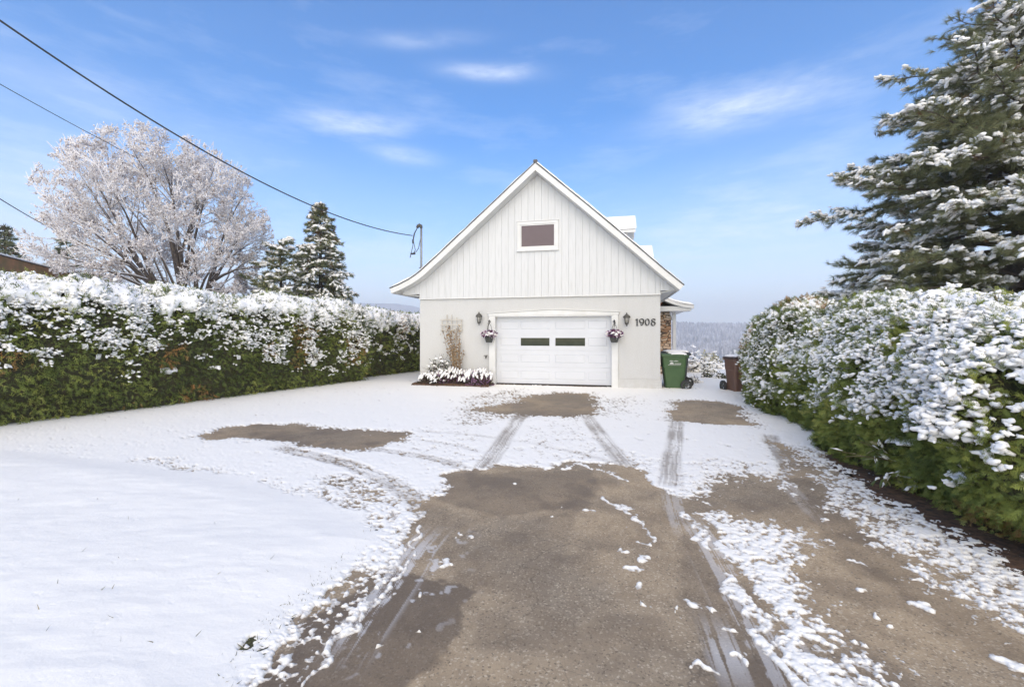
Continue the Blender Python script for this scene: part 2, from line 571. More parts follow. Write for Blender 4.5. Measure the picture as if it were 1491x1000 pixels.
def turf():
    m, t, p = principled('dead_turf')
    tcn = t.n('ShaderNodeTexCoord').outputs['Object']
    n1 = t.noise(tcn, 70, 4, .7)
    link(t, t.ramp(n1, [(0, (.02, .018, .012)), (.5, (.05, .05, .022)), (.62, (.11, .11, .045)), (1, (.2, .18, .09))]), p.inputs['Base Color'])
    p.inputs['Roughness'].default_value = .95
    bump(t, p, n1, .9, .02)
    return m
M['asphalt'], M['snow_ground'], M['turf'] = asphalt(), snow_ground(), turf()

def terrain_z(x, y):
    y0 = 21 + 26 * sstep(-x, 3.5, 11)
    t = np.clip(y - y0, 0, 1e9)
    return np.maximum(-.045 - .19 * t * t / (t + 4), -34.0)
def grid_mesh(X, Y, Z, keep=None):
    n, k = X.shape
    V = np.stack([X, Y, Z], -1).reshape(-1, 3)
    i, j = np.meshgrid(np.arange(n - 1), np.arange(k - 1), indexing='ij')
    F = np.stack([i * k + j, i * k + j + 1, (i + 1) * k + j + 1, (i + 1) * k + j], -1).reshape(-1, 4)
    if keep is not None:
        kq = keep.ravel()[F].any(1)
        F = F[kq]
        used = np.zeros(len(V), bool)
        used[F.ravel()] = True
        ix = np.cumsum(used) - 1
        return V[used], ix[F], used
    return V, F, np.ones(len(V), bool)

gx = np.concatenate([-np.geomspace(3500, 14, 40), np.linspace(-13, 13, 53), np.geomspace(14, 3500, 40)])
gy = np.concatenate([[-80, -40, -20, -10], np.linspace(-5, 60, 66), np.geomspace(62, 880, 30)])
X, Y = np.meshgrid(gx, gy)
V, F, _ = grid_mesh(X, Y, terrain_z(X, Y))
g = Acc(); g.add(V, [F])
struct(g.build('ground', M['snow'], smooth=True))

# pixel outlines on the ground (photo pixels, turned into metres by gp)
def gpoly(pts):
    return np.array([gp(*p) for p in pts])
LAWN = gpoly([(-500, 640), (0, 657), (120, 668), (200, 679), (350, 697), (480, 735), (540, 768), (551, 790), (503, 815), (472, 850), (432, 880), (402, 905),
              (376, 935), (350, 965), (338, 1000), (300, 1120), (-900, 1150)])
MAIN = gpoly([(637, 694), (690, 688), (716, 687), (731, 679), (778, 681), (800, 684), (841, 673), (895, 678), (932, 688), (952, 705), (994, 724), (1000, 735), (1040, 775), (1050, 810),
              (1075, 850), (1110, 895), (1140, 935), (1195, 1010), (1260, 1130), (350, 1130), (440, 1000), (510, 900), (560, 835), (600, 777), (622, 748), (650, 716)])
RIGHT = gpoly([(1000, 737), (1012, 724), (1045, 707), (1100, 697), (1160, 721), (1148, 690), (1122, 642), (1143, 650), (1190, 700), (1244, 765), (1274, 790), (1320, 815),
               (1390, 862), (1500, 922), (1750, 1130), (1430, 1130), (1340, 1000), (1290, 962), (1225, 920), (1180, 870), (1165, 830), (1190, 792), (1150, 767), (1060, 745)])
REG = [  # outline, how much snow lies there (1 closed cover .. -1 none), softness in metres
    (gpoly([(990, 730), (1060, 742), (1150, 765), (1190, 790), (1165, 830), (1180, 870), (1225, 920), (1290, 960), (1430, 1130), (1260, 1130), (1140, 935), (1075, 850), (1040, 775)]), .24, .25),
    (gpoly([(994, 690), (1060, 668), (1165, 700), (1165, 722), (1045, 707), (1000, 735)]), .12, .4),
    (gpoly([(1143, 650), (1200, 655), (1300, 725), (1400, 770), (1520, 835), (1760, 1000), (1750, 1130), (1500, 922), (1390, 860), (1320, 815), (1244, 765), (1190, 700)]), .13, .25),
    (gpoly([(1195, 650), (1200, 600), (1400, 640), (1700, 700), (2000, 1000), (2000, 1120), (1500, 845), (1400, 775), (1300, 722), (1235, 684), (1200, 660)]), -.75, .10),
    (gpoly([(640, 715), (600, 777), (560, 835), (505, 850), (470, 850), (540, 800), (555, 760), (610, 715)]), .25, .15),
    (gpoly([(565, 830), (510, 900), (430, 1010), (350, 1130), (280, 1130), (335, 1000), (375, 935), (430, 880), (480, 845), (520, 835)]), -.30, .10),
    (gpoly([(185, 672), (260, 668), (350, 690), (480, 722), (548, 748), (550, 770), (480, 738), (340, 700)]), .02, .25),
    (gpoly([(440, 712), (500, 688), (570, 692), (600, 720), (540, 750), (490, 738)]), .0, .3),
    (gpoly([(590, 700), (650, 716), (645, 770), (618, 752)]), .05, .12),
    (gpoly([(690, 572), (765, 566), (775, 600), (740, 612), (660, 625), (650, 605)]), .12, .35),
    (gpoly([(868, 578), (935, 575), (940, 602), (875, 610)]), .30, .5),
    (gpoly([(880, 650), (962, 668), (952, 706), (900, 680)]), .25, .12),
    (gpoly([(775, 610), (860, 612), (905, 670), (800, 680), (735, 678)]), .62, .2),
    (gpoly([(560, 620), (700, 625), (690, 685), (640, 690), (600, 650)]), .62, .3),
    (gpoly([(284, 636), (310, 625), (375, 617), (450, 619), (520, 625), (597, 630), (572, 645), (520, 657), (480, 655), (420, 645), (350, 642), (340, 637), (300, 643)]), -1, .22),
    (gpoly([(768, 575), (815, 571), (862, 573), (870, 588), (871, 604), (836, 608), (761, 605), (740, 601), (690, 598), (707, 592), (755, 587)]), -1, .35),
    (gpoly([(969, 585), (1002, 582), (1049, 585), (1069, 590), (1088, 602), (1106, 619), (1046, 619), (976, 612)]), -1, .3),
    (MAIN, -1.45, .09), (RIGHT, -1.25, .34), (LAWN, 1.25, .10),
]
def tyre(pts, w):
    return np.array([gp(*p) for p in pts]), w
TRACKS = [  # centre line, width, dirt, snow left
    (*tyre([(768, 592), (738, 634), (701, 686)], .27), .74, .62), (*tyre([(852, 604), (880, 642), (915, 684)], .27), .62, .64),
    (*tyre([(985, 612), (981, 650), (974, 712)], .25), .70, .55), (*tyre([(1118, 632), (1140, 668), (1156, 700)], .24), .70, .34),
    (*tyre([(395, 650), (440, 660), (500, 674), (555, 695), (605, 727), (640, 765)], .26), .42, .20),
    (*tyre([(530, 652), (610, 664), (660, 676), (690, 690)], .20), .35, .30),
    (*tyre([(600, 628), (690, 634), (770, 645), (840, 660), (900, 676)], .13), .32, .45),
    (*tyre([(600, 640), (660, 648), (700, 660)], .12), .3, .45),
]
RIDGES = [  # thin lines of snow thrown up beside a wheel track
    (gpoly([(622, 770), (590, 805), (560, 845), (520, 895), (487, 950), (455, 1000), (420, 1060)]), .026, .22),
    (gpoly([(560, 860), (530, 885), (512, 920), (470, 965)]), .03, -.05),
    (gpoly([(340, 990), (380, 980), (410, 958), (418, 965)]), .03, .25),
    (gpoly([(878, 724), (905, 736), (928, 742), (934, 765), (932, 788)]), .035, .12), (gpoly([(820, 684), (850, 676), (890, 690), (912, 700)]), .045, .15),
    (gpoly([(1048, 840), (1085, 890), (1125, 935), (1180, 1005), (1240, 1090)]), .04, .30),
    (gpoly([(998, 745), (1015, 765), (1035, 790)]), .04, .12), (gpoly([(635, 833), (643, 822), (652, 812)]), .022, .8), (gpoly([(637, 818), (650, 826)]), .02, .7)]
DOTS = [(920, 826, .035), (932, 851, .028), (905, 801, .03), (931, 812, .028), (934, 876, .02), (856, 743, .035), (1010, 884, .03), (1040, 888, .035), (1060, 918, .03),
        (1352, 886, .035), (1467, 962, .05), (1478, 968, .03), (607, 868, .025), (672, 776, .03), (684, 780, .03), (662, 784, .02), (605, 915, .02), (550, 945, .02), (1085, 955, .025),
        (1025, 968, .03), (985, 890, .016), (1262, 862, .02), (1240, 820, .02), (1195, 755, .03), (1275, 905, .02), (745, 705, .035), (822, 740, .02), (800, 755, .02)]

def perspective_rows(py0, py1, nrow, px0, px1, ncol):
    py = np.linspace(py0, py1, nrow)
    px = np.linspace(px0, px1, ncol)
    Y = CAM_H * FPX / (py - 490.0)
    X = (px[None] - 745.0) / FPX * Y[:, None]
    return X, np.repeat(Y[:, None], ncol, 1)

# the asphalt sheet
X, Y = perspective_rows(536, 1400, 560, -260, 1800, 1150)
P = np.stack([X.ravel(), Y.ravel()], -1)
nz = fbm(P * 1.3, 4, seed=60)
nz2 = fbm(P * 14, 3, seed=61)
wet = np.zeros(len(P))
for poly, amt, soft in ((gpoly([(620, 840), (690, 862), (668, 925), (640, 965), (570, 1010), (430, 1080), (380, 1130), (300, 1130), (360, 1000), (450, 900), (560, 830)]), .85, .10),
                        (gpoly([(636, 690), (860, 684), (875, 712), (855, 745), (790, 742), (730, 755), (640, 730)]), .55, .16),
                        (gpoly([(775, 755), (850, 735), (830, 790), (800, 890), (755, 880), (700, 850), (690, 800)]), .30, .10),
                        (gpoly([(990, 760), (1060, 850), (1150, 1000), (1230, 1130), (1080, 1130), (1020, 950), (980, 850)]), .45, .15),
                        (gpoly([(1160, 700), (1250, 770), (1400, 870), (1560, 980), (1560, 1040), (1380, 930), (1200, 790)]), .35, .2),
                        (gpoly([(284, 636), (375, 617), (597, 630), (520, 657)]), .35, .3), (gpoly([(755, 571), (870, 571), (875, 608), (740, 606)]), .35, .3)):
    wet = np.maximum(wet, amt * sstep(poly_sd(P, poly) + .05 * nz + .025 * nz2, -soft * .2, soft * .2))
wet = np.clip(wet + .42 * sstep(fbm(P * 3.1, 5, seed=66), .0, .7) + .25 * sstep(nz, .1, .6), 0, 1)
smear = np.zeros(len(P))
for pts, wd, amt in ((gpoly([(1000, 745), (1040, 800), (1085, 880), (1135, 970), (1190, 1090)]), .40, .42), (gpoly([(640, 762), (605, 800), (570, 850), (520, 915), (470, 990)]), .36, .6),
                     (gpoly([(1030, 880), (1060, 960), (1090, 1040)]), .22, .6), (gpoly([(975, 705), (985, 745), (1000, 790)]), .25, .3), (gpoly([(1130, 690), (1165, 725), (1205, 770)]), .2, .2)):
    d, u, v, L = line_uv(P, pts)
    st = fbm(np.stack([u * 58, v * .8], -1), 2, seed=5)
    pt = fbm(np.stack([u * 6, v * 3.0], -1), 2, seed=15)
    smear = np.maximum(smear, amt * sstep(wd / 2 - d, -.01, .07) * sstep(1.25 * st + .25 * pt + .35 * nz2, .42, .62) * sstep(v, .0, .5) * sstep(L - v, 0, .4))
fleck = fbm(P * 16, 3, seed=9)
near = sstep(poly_sd(P, gpoly([(600, 770), (690, 770), (690, 880), (600, 960), (500, 1010), (480, 960)])), -.1, .3)
smear = np.maximum(smear, .6 * near * sstep(fleck, .58, .75))
V, F, _ = grid_mesh(X, Y, 0 * X)
g = Acc(); g.add(V, [F])
struct(g.build('driveway', M['asphalt'], attrs={'wet': wet, 'smear': smear}))
# turf under the lawn snow, bare earth under the right hedge
def sheet(name, poly, z, m, seed, jit):
    pts = []
    for a, b in zip(poly, np.roll(poly, -1, 0)):
        k = max(2, int(np.hypot(*(b - a)) / .06))
        k = min(k, 120)
        pts += [a + (b - a) * t for t in np.arange(k) / k]
    pts = np.array(pts)
    pts = pts + jit * np.stack([fbm(pts * 3, 3, seed=seed), fbm(pts * 3 + 50, 3, seed=seed)], -1)
    bm = bmesh.new()
    f = bm.faces.new([bm.verts.new((x, y, z)) for x, y in pts])
    bmesh.ops.triangulate(bm, faces=[f])
    me = bpy.data.meshes.new(name)
    bm.to_mesh(me); bm.free()
    me.materials.append(m)
    o = bpy.data.objects.new(name, me)
    C.objects.link(o)
    return struct(o)
sheet('lawn', gpoly([(-400, 642), (0, 660), (200, 681), (350, 699), (480, 738), (545, 770), (558, 792), (512, 818), (480, 853), (446, 884), (418, 908), (396, 938), (360, 972), (345, 1000), (300, 1120), (-700, 1120)]), .005, M['turf'], 3, .04)
sheet('soil', gpoly([(1075, 570), (1117, 594), (1180, 622), (1190, 655), (1235, 690), (1300, 735), (1390, 785), (1500, 855), (1740, 990), (1800, 900), (1500, 700), (1300, 600), (1200, 560)]), .006, M['soil'], 4, .10)

# blades of dead grass along the broken edge of the lawn snow
M['blade'] = foliage_mat('grass_blades', [(0, (.07, .06, .025)), (.5, (.13, .13, .05)), (1, (.26, .22, .12))], .8)
gr = np.random.default_rng(17)
edge = gpoly([(545, 775), (500, 815), (472, 850), (432, 880), (402, 905), (376, 935), (350, 965), (338, 1000), (315, 1060)])
el_ = np.concatenate([[0], np.cumsum(np.hypot(*np.diff(edge, axis=0).T))])
n = 520
q = gr.uniform(0, el_[-1], n)
q = np.where(fbm(np.stack([q * 5, q * 0], -1), 2, seed=3) > -.05, q, q + gr.normal(0, .05, n))
bx = np.stack([np.interp(q, el_, edge[:, 0]) + gr.normal(-.02, .05, n), np.interp(q, el_, edge[:, 1]) + gr.normal(0, .05, n), np.full(n, .004)], -1)
BL = (np.array([(0, -.06, 0), (0, .06, 0), (.6, .04, .02), (.6, -.04, .02), (1, 0, -.12)]), [np.array([(0, 1, 2, 3)]), np.array([(3, 2, 4)])])
g = Acc()
g.scatter([BL], np.zeros(n, int), bx, frames(gr.normal(0, .7, (n, 3)) * (1, 1, .3) + (0, 0, .55), gr), np.repeat(gr.uniform(.012, .042, (n, 1)), 3, 1), gr.random(n))
n = 20
bx = np.stack([*np.array([gp(a_, b_) for a_, b_ in zip(gr.uniform(20, 460, n), gr.uniform(700, 960, n))]).T, np.full(n, .055)], -1)
bx = bx[poly_sd(bx[:, :2], LAWN) > .1]
n = len(bx)
g.scatter([BL], np.zeros(n, int), bx, frames(gr.normal(0, .6, (n, 3)) * (1, 1, .3) + (0, 0, .8), gr), np.repeat(gr.uniform(.015, .045, (n, 1)), 3, 1), gr.random(n))
o = g.build('grass', M['blade']); o['kind'] = 'stuff'

# the snow itself: a height field that dips under the asphalt where none lies
X, Y = perspective_rows(535.5, 1160, 620, -420, 1900, 1240)
P = np.stack([X.ravel(), Y.ravel()], -1)
warp = np.stack([fbm(P * 2.2, 3, seed=21), fbm(P * 2.2 + 31, 3, seed=22)], -1)
Pw = P + .09 * warp + .05 * np.stack([fbm(P * 7, 2, seed=51), fbm(P * 7 + 9, 2, seed=52)], -1)
warp2 = np.stack([fbm(P * 11, 3, seed=41), fbm(P * 11 + 31, 3, seed=42)], -1)
cov = np.ones(len(P))
for poly, val, soft in REG:
    s = sstep(poly_sd(Pw, poly), -soft, soft)
    cov = cov * (1 - s) + val * s
dirt = np.zeros(len(P))
for pts, wd, dk, left in TRACKS:
    d, u, v, L = line_uv(P + .012 * warp, pts)
    e = sstep(wd / 2 - d, -.015, .05) * sstep(L - v, -.01, .15) * sstep(v, -.01, .25)
    st = fbm(np.stack([u * 55, v * .9], -1), 3, seed=3)
    blot = fbm(np.stack([u * 4, v * 1.6], -1), 3, seed=8)
    k = np.clip(.72 + .55 * st + .35 * blot, 0, 1.25)
    dirt = np.maximum(dirt, e * np.clip(dk * k, 0, 1))
    cov = np.where(cov > left, cov * (1 - e) + left * e, cov)
n1 = fbm(P * 4.5, 5, .56, seed=1)
n2 = fbm(P * np.array((13, 13)), 4, .6, seed=2)
n3 = fbm(P * 34.0, 3, .6, seed=6)
noise = .26 * n1 + .42 * n2 + .78 * n3
quiet = sstep(poly_sd(P, LAWN), -.02, .12)
h = cov + noise * (.85 - .25 * quiet)
for pts, wd, val in RIDGES:
    d, u, v, L = line_uv(Pw, pts)
    h = np.maximum(h, (val + .75 * noise) * sstep(wd - d, -.03, .03) - 1.0 * (1 - sstep(wd - d, -.03, .03)))
for px, py, a_ in ((820, 620, .3), (833, 629, -.2), (846, 641, .4), (812, 641, .1), (860, 655, -.1), (700, 616, .5), (688, 640, .2), (742, 611, -.3), (905, 590, .2), (917, 601, .5), (900, 611, .1), (926, 584, .3), (884, 598, -.2),
                 (562, 655, .8), (606, 654, .6), (590, 664, .7), (836, 616, .2), (868, 640, 0), (915, 622, .3), (1000, 640, .2), (1060, 650, .1), (930, 640, .4), (760, 655, .2), (655, 612, .3)):
    c = np.array(gp(px, py))
    e = P - c
    u, v = e[:, 0] * math.cos(a_) + e[:, 1] * math.sin(a_), -e[:, 0] * math.sin(a_) + e[:, 1] * math.cos(a_)
    k = np.exp(-((u / .055) ** 2 + (v / .13) ** 2) ** 1.5)
    h = h - k * (h - .05 - .35 * n3) * (h > 0)
for px, py, r in DOTS:
    c = np.array(gp(px, py))
    d = np.hypot(*(P + .05 * warp2 - c).T * np.array((1, .8))[:, None]) * (1 + .6 * np.clip(n2, -1, 1))
    h = np.maximum(h, np.clip((.72 * r - d) / r * 1.2, -1, .6))
D = .015 + .006 * sstep(Y.ravel(), 4, 8) + .036 * sstep(poly_sd(P, LAWN), -.05, .45) + .012 * sstep(Y.ravel(), 9, 13)
D = np.where(dirt > .05, D * .8, D)
soft = fbm(P * 1.4, 4, seed=30) + .25 * fbm(P * np.array((3, 9)), 3, seed=33)
z = np.where(h > 0, D * (1 - np.exp(-h * (3.2 + 2.5 * quiet))) * (1 + .22 * soft) + .002 * n2 * np.clip(h, 0, 1) * (1 - .8 * quiet), np.where(h > -.20, .0035 * (1 + h / .20), .05 * (h + .20)))
z = np.maximum(z, -.03)
dirt = np.clip(dirt + .40 * sstep(.24 - h, 0, .24) + .45 * sstep(-h, -.02, .14), 0, 1)
V, F, used = grid_mesh(X, Y, z.reshape(X.shape), keep=(h > -.22).reshape(X.shape))
g = Acc(); g.add(V, [F])
struct(g.build('snow', M['snow_ground'], smooth=True, attrs={'dirt': dirt[used]}))

# ------------------------------------------------------------------ lake, far hills, far wood
def lake_mat():
    m, t, p = principled('lake_water')
    tcn = t.n('ShaderNodeTexCoord').outputs['Object']
    p.inputs['Base Color'].default_value = (.10, .12, .14, 1)
    p.inputs['Roughness'].default_value = .12
    bump(t, p, t.noise(t.n('ShaderNodeMapping', {'Vector': tcn, 'Scale': (.05, .3, 1)}).outputs[0], 1.0, 3), .08, .5)
    return m
M['lake'] = lake_mat()
g = Acc()
g.add([(-3400, 150, -30), (3400, 150, -30), (3400, 835, -30), (-3400, 835, -30)], [[(0, 1, 2, 3)]])
struct(g.build('lake', M['lake']))
def hill_z(x, y):
    z = -32 + 80 * sstep(y, 815, 1900) + 8 * fbm(np.stack([x / 260, y / 260], -1), 3, seed=4) * sstep(y, 830, 1200)
    z += 150 * np.exp(-((x + 900) / 620) ** 2) * sstep(y, 1900, 2900) * (1 + .12 * fbm(np.stack([x / 300, y / 400], -1), 3, seed=6))
    z += 26 * sstep(y, 1900, 2600)
    return z
X, Y = np.meshgrid(np.linspace(-3300, 3300, 150), np.concatenate([np.linspace(812, 1900, 60), np.linspace(1930, 3600, 40)]))
V, F, _ = grid_mesh(X, Y, hill_z(X, Y))
g = Acc(); g.add(V, [F])
M['hill'] = simple('frosted_hillside', (.34, .33, .345), (.20, .19, .205), .95, .02)
struct(g.build('far_hills', M['hill'], smooth=True))
M['far_wood'] = foliage_mat('frosted_far_trees', [(0, (.13, .135, .14)), (.25, (.27, .26, .275)), (.6, (.43, .415, .435)), (1, (.64, .625, .645))])
def far_tree(seed, cone):
    r = np.random.default_rng(seed)
    V, F = [], []
    n = 5
    lev = ((0, .12), (.12, .5), (.45, .34), (.75, .16), (1, 0)) if cone else ((0, .08), (.3, .42), (.6, .5), (.85, .3), (1, .04))
    for z, rad in lev:
        for k in range(n):
            q = rad * r.uniform(.7, 1.25)
            V.append((q * math.cos(k * 2 * math.pi / n), q * math.sin(k * 2 * math.pi / n), z + r.uniform(-.04, .04)))
    for i in range(len(lev) - 1):
        for k in range(n):
            F.append((i * n + k, i * n + (k + 1) % n, (i + 1) * n + (k + 1) % n, (i + 1) * n + k))
    return np.array(V), [np.array(F)]
N = 16000
ty = 822 + 1080 * rng.random(N) ** 1.5
tx = rng.uniform(-.75, .75, N) * ty
tp = np.stack([tx, ty, hill_z(tx, ty) - .5], -1)
hh = rng.uniform(9, 17, N)
wd = hh * rng.uniform(.28, .5, N)
th = rng.uniform(0, 6.28, N)
Rm = np.zeros((N, 3, 3)); Rm[:, 0, 0] = np.cos(th); Rm[:, 0, 1] = -np.sin(th); Rm[:, 1, 0] = np.sin(th); Rm[:, 1, 1] = np.cos(th); Rm[:, 2, 2] = 1
patch = fbm(np.stack([tx / 60, ty / 60], -1), 3, seed=12)
fw = Acc()
fw.scatter([far_tree(i, i < 3) for i in range(6)], rng.integers(0, 6, N), tp, Rm, np.stack([wd, wd, hh], -1), np.clip(.5 + .3 * patch + rng.normal(0, .22, N), 0, 1))
o = fw.build('forest', M['far_wood'])
o['kind'] = 'stuff'
# ------------------------------------------------------------------ the house
TH = R(12.6)
HU = np.array((math.cos(TH), -math.sin(TH)))     # along the front wall, to the right
HV = np.array((math.sin(TH), math.cos(TH)))      # into the house
HO = np.array((4.12, 12.40)) - 7.17 * HU         # left front corner of the garage
HW = 7.17
HRZ = -TH
def hw(x, y, z=0.0):
    p = HO + x * HU + y * HV
    return (p[0], p[1], z)
def fp(px, py, y=0.0):
    """(x,z) in the house frame of a photo pixel lying on the plane y of the front wall"""
    k = (px - 745.0) / FPX
    o = HO + y * HV
    x = (k * o[1] - o[0]) / (HU[0] - k * HU[1])
    Y = o[1] + x * HU[1]
    return x, CAM_H + (490.0 - py) / FPX * Y

house = thing('house', 'white gabled house with attached garage, flared snowy eaves and board siding above rough stucco', 'house', hw(0, 0), HRZ)
dx0, dz1 = fp(719.5, 460); dx1, _ = fp(891.5, 460)
dz1 = 2.09; dz0 = .07
WT = 2.64                                        # top of the stucco
b = Acc()
b.prism([(0, -.1), (dx0, -.1), (dx0, dz1), (dx1, dz1), (dx1, -.1), (HW, -.1), (HW, WT), (0, WT)], 0, .22)
b.box(0, .22, .22, 12, -.1, WT); b.box(HW - .22, HW, .22, 12, -.1, WT)
b.build('wall', M['stucco'], house)
b = Acc()
xp, zp = fp(899, 554)
b.box(xp, HW + .012, -.035, -.002, -.1, .27); b.box(HW + .002, HW + .035, -.035, 3, -.1, .27)
b.build('plinth', M['stucco'], house, bevel=.008)
b = Acc(); b.box(dx0, dx1, .02, .30, -.1, .035); b.build('threshold', M['soil'], house)

# roof: profile of the top edge in the plane of the front fascia
TOP = [(-.83, 2.955), (-.52, 3.07), (-.2, 3.215), (.0, 3.33), (.183, 3.455), (.76, 3.93), (1.5, 4.56), (2.1, 5.07), (3.72, 6.45),
       (5.29, 5.06), (6.62, 3.85), (7.05, 3.45), (7.28, 3.24), (7.52, 3.03), (7.74, 2.84)]
def offset(P, d):
    P = np.array(P)
    T = np.gradient(P, axis=0)
    k = int(np.argmax(P[:, 1]))
    N = np.stack([-T[:, 1], T[:, 0]], -1)
    N /= np.linalg.norm(N, axis=1, keepdims=True)
    Q = P + N * d
    a, b_ = P[k] - P[k - 1], P[k + 1] - P[k]
    half = math.atan2(abs(a[1]) + abs(b_[1]), abs(a[0]) + abs(b_[0]))
    Q[k] = P[k] + np.array((0, d / math.cos(half)))
    return [tuple(q) for q in Q]
ROOF_F, ROOF_B, SL = -.40, 12.4, .17
b = Acc(); b.strip(TOP, offset(TOP, -SL + .03), ROOF_F + .03, ROOF_B)
roof = b.build('roof', M['roof_grey'], house)
b = Acc(); b.strip(offset(TOP, -.012), offset(TOP, -SL), ROOF_F, ROOF_F + .028)
b.build('fascia', M['white_paint'], roof, bevel=.004)
b = Acc(); b.strip(offset(TOP, .008), offset(TOP, -.014), ROOF_F - .012, ROOF_F + .03); b.build('drip_edge', M['metal_dark'], roof)
b = Acc(); b.strip(offset(TOP, -SL + .028), offset(TOP, -SL), ROOF_F + .029, ROOF_B); b.build('soffit', M['soffit'], roof)
# snow blanket with an uneven edge
def blanket(profile, y0, y1, d, ny, seed, jit=.02, step=.12):
    P = np.array(profile)
    L = np.concatenate([[0], np.cumsum(np.hypot(*np.diff(P, axis=0).T))])
    s = np.linspace(0, L[-1], int(L[-1] / step))
    Q = np.stack([np.interp(s, L, P[:, 0]), np.interp(s, L, P[:, 1])], -1)
    ys = y0 + (y1 - y0) * np.linspace(0, 1, ny) ** 1.6
    S, Yg = np.meshgrid(s, ys, indexing='ij')
    q = np.stack([S * 2.2, Yg * 2.2], -1)
    th = d * (1 + .45 * fbm(q, 3, seed=seed))
    edge = np.minimum(np.minimum(S, L[-1] - S) / .05, np.minimum(Yg - y0, y1 - Yg) / .05)
    th = th * np.sqrt(np.clip(edge, 0, 1))
    Xg = np.repeat(Q[:, 0:1], ny, 1)
    Zg = np.repeat(Q[:, 1:2], ny, 1) + th + .008
    Yj = Yg + jit * fbm(np.stack([S * 3, Yg * 0], -1), 3, seed=seed + 5) * (Yg < y0 + .3)
    V, F, _ = grid_mesh(Xg, Yj, Zg)
    a = Acc(); a.add(V, [F[:, ::-1]])
    return a
blanket(offset(TOP, .01), ROOF_F - .02, ROOF_B, .05, 60, 3).build('snow', M['snow'], roof, smooth=True)
b = Acc(); b.box(3.66, 3.78, ROOF_F - .02, ROOF_F + .12, 6.43, 6.53); b.build('ridge_cap', M['metal_dark'], roof, bevel=.02)

# vertical boards of the gable
UND = np.array(offset(TOP, -SL - .004))
def und(x):
    return float(np.interp(x, UND[:, 0], UND[:, 1]))
b = Acc()
x, k = -.56, 0
edges = []
while x < 7.55:
    edges.append(x); x += .2
edges = sorted(set([e for e in edges if abs(e) > .04 and abs(e - HW) > .04] + [0.0, HW, 7.55]))
for x0, x1 in zip(edges[:-1], edges[1:]):
    zb = 2.655 if -.01 <= x0 and x1 <= HW + .01 else (2.79 if x0 < 0 else 2.74)
    xa, xb = x0 + .0015, x1 - .0015
    za, zc = und(xa), und(xb)
    poly = [(xa, zb), (xb, zb), (xb, max(zc, zb + .002)), (xa, max(za, zb + .002))]
    if xa < 3.72 < xb:
        poly.insert(3, (3.72, und(3.72)))
    b.prism(poly, -.035 - .003 * (k % 2), -.004, tint=random.random()); k += 1
sid = b.build('siding', M['siding'], house, bevel=.003)
b = Acc(); b.prism([(0, 2.655)] + [(q[0], q[1] - .03) for q in UND if 0 < q[0] < HW] + [(HW, 2.655)], -.004, .2); b.build('backing', M['grey_gap'], sid)
b = Acc(); b.box(-.012, HW + .012, -.062, .0, 2.625, 2.655); b.build('drip_rail', M['white_paint'], house, bevel=.006)
# boxed eaves along both sides
b = Acc()
b.prism([(-.60, 2.79), (-.002, 2.73), (-.002, 2.755), (-.60, 2.815)], .0, 12)
b.prism([(HW + .002, 2.68), (7.56, 2.74), (7.56, 2.765), (HW + .002, 2.705)], .0, 12)
b.build('eave_soffit', M['soffit'], house)

# garage door
def frame_board(acc, pts, y0=-.05, y1=-.002):
    acc.prism(pts, y0, y1)
b = Acc()
frame_board(b, [(dx0 - .16, -.06), (dx0, -.06), (dx0, dz1), (dx0 - .16, dz1)])
frame_board(b, [(dx1, -.06), (dx1 + .15, -.06), (dx1 + .15, dz1), (dx1, dz1)])
b.prism([(dx0 - .18, dz1 + .003), (dx1 + .17, dz1 + .003), (dx1 + .17, dz1 + .07), ((dx0 + dx1) / 2, dz1 + .165), (dx0 - .18, dz1 + .07)], -.055, -.002)
b.box(dx0 - .004, dx0 + .03, -.048, .14, .0, dz1 - .031); b.box(dx1 - .03, dx1 + .004, -.048, .14, .0, dz1 - .031); b.box(dx0 - .004, dx1 + .004, -.048, .14, dz1 - .03, dz1 + .002)
trim = b.build('door_frame', M['white_paint'], house, bevel=.005)
b = Acc()
mx = (dx0 + dx1) / 2
hl = math.hypot(mx - dx0 + .2, .095)
b.prism([(dx0 - .21, dz1 + .073), (mx, dz1 + .168), (dx1 + .20, dz1 + .073), (dx1 + .20, dz1 + .098), (mx, dz1 + .195), (dx0 - .21, dz1 + .098)], -.075, -.002)
b.build('moulding', M['soffit'], trim, bevel=.004)
door_white = simple('door_enamel', (.62, .635, .67), (.585, .60, .635), .38, 1.5)
b = Acc()
DW = dx1 - dx0
sec = [dz0 + i * (dz1 - .03 - dz0) / 4 for i in range(5)]
cols = [(.045, .205), (.225, .475), (.525, .775), (.80, .955)]
DY = .13
b.box(dx0 + .031, dx1 - .031, DY + .03, DY + .06, dz0, dz1 - .032)
wins = []
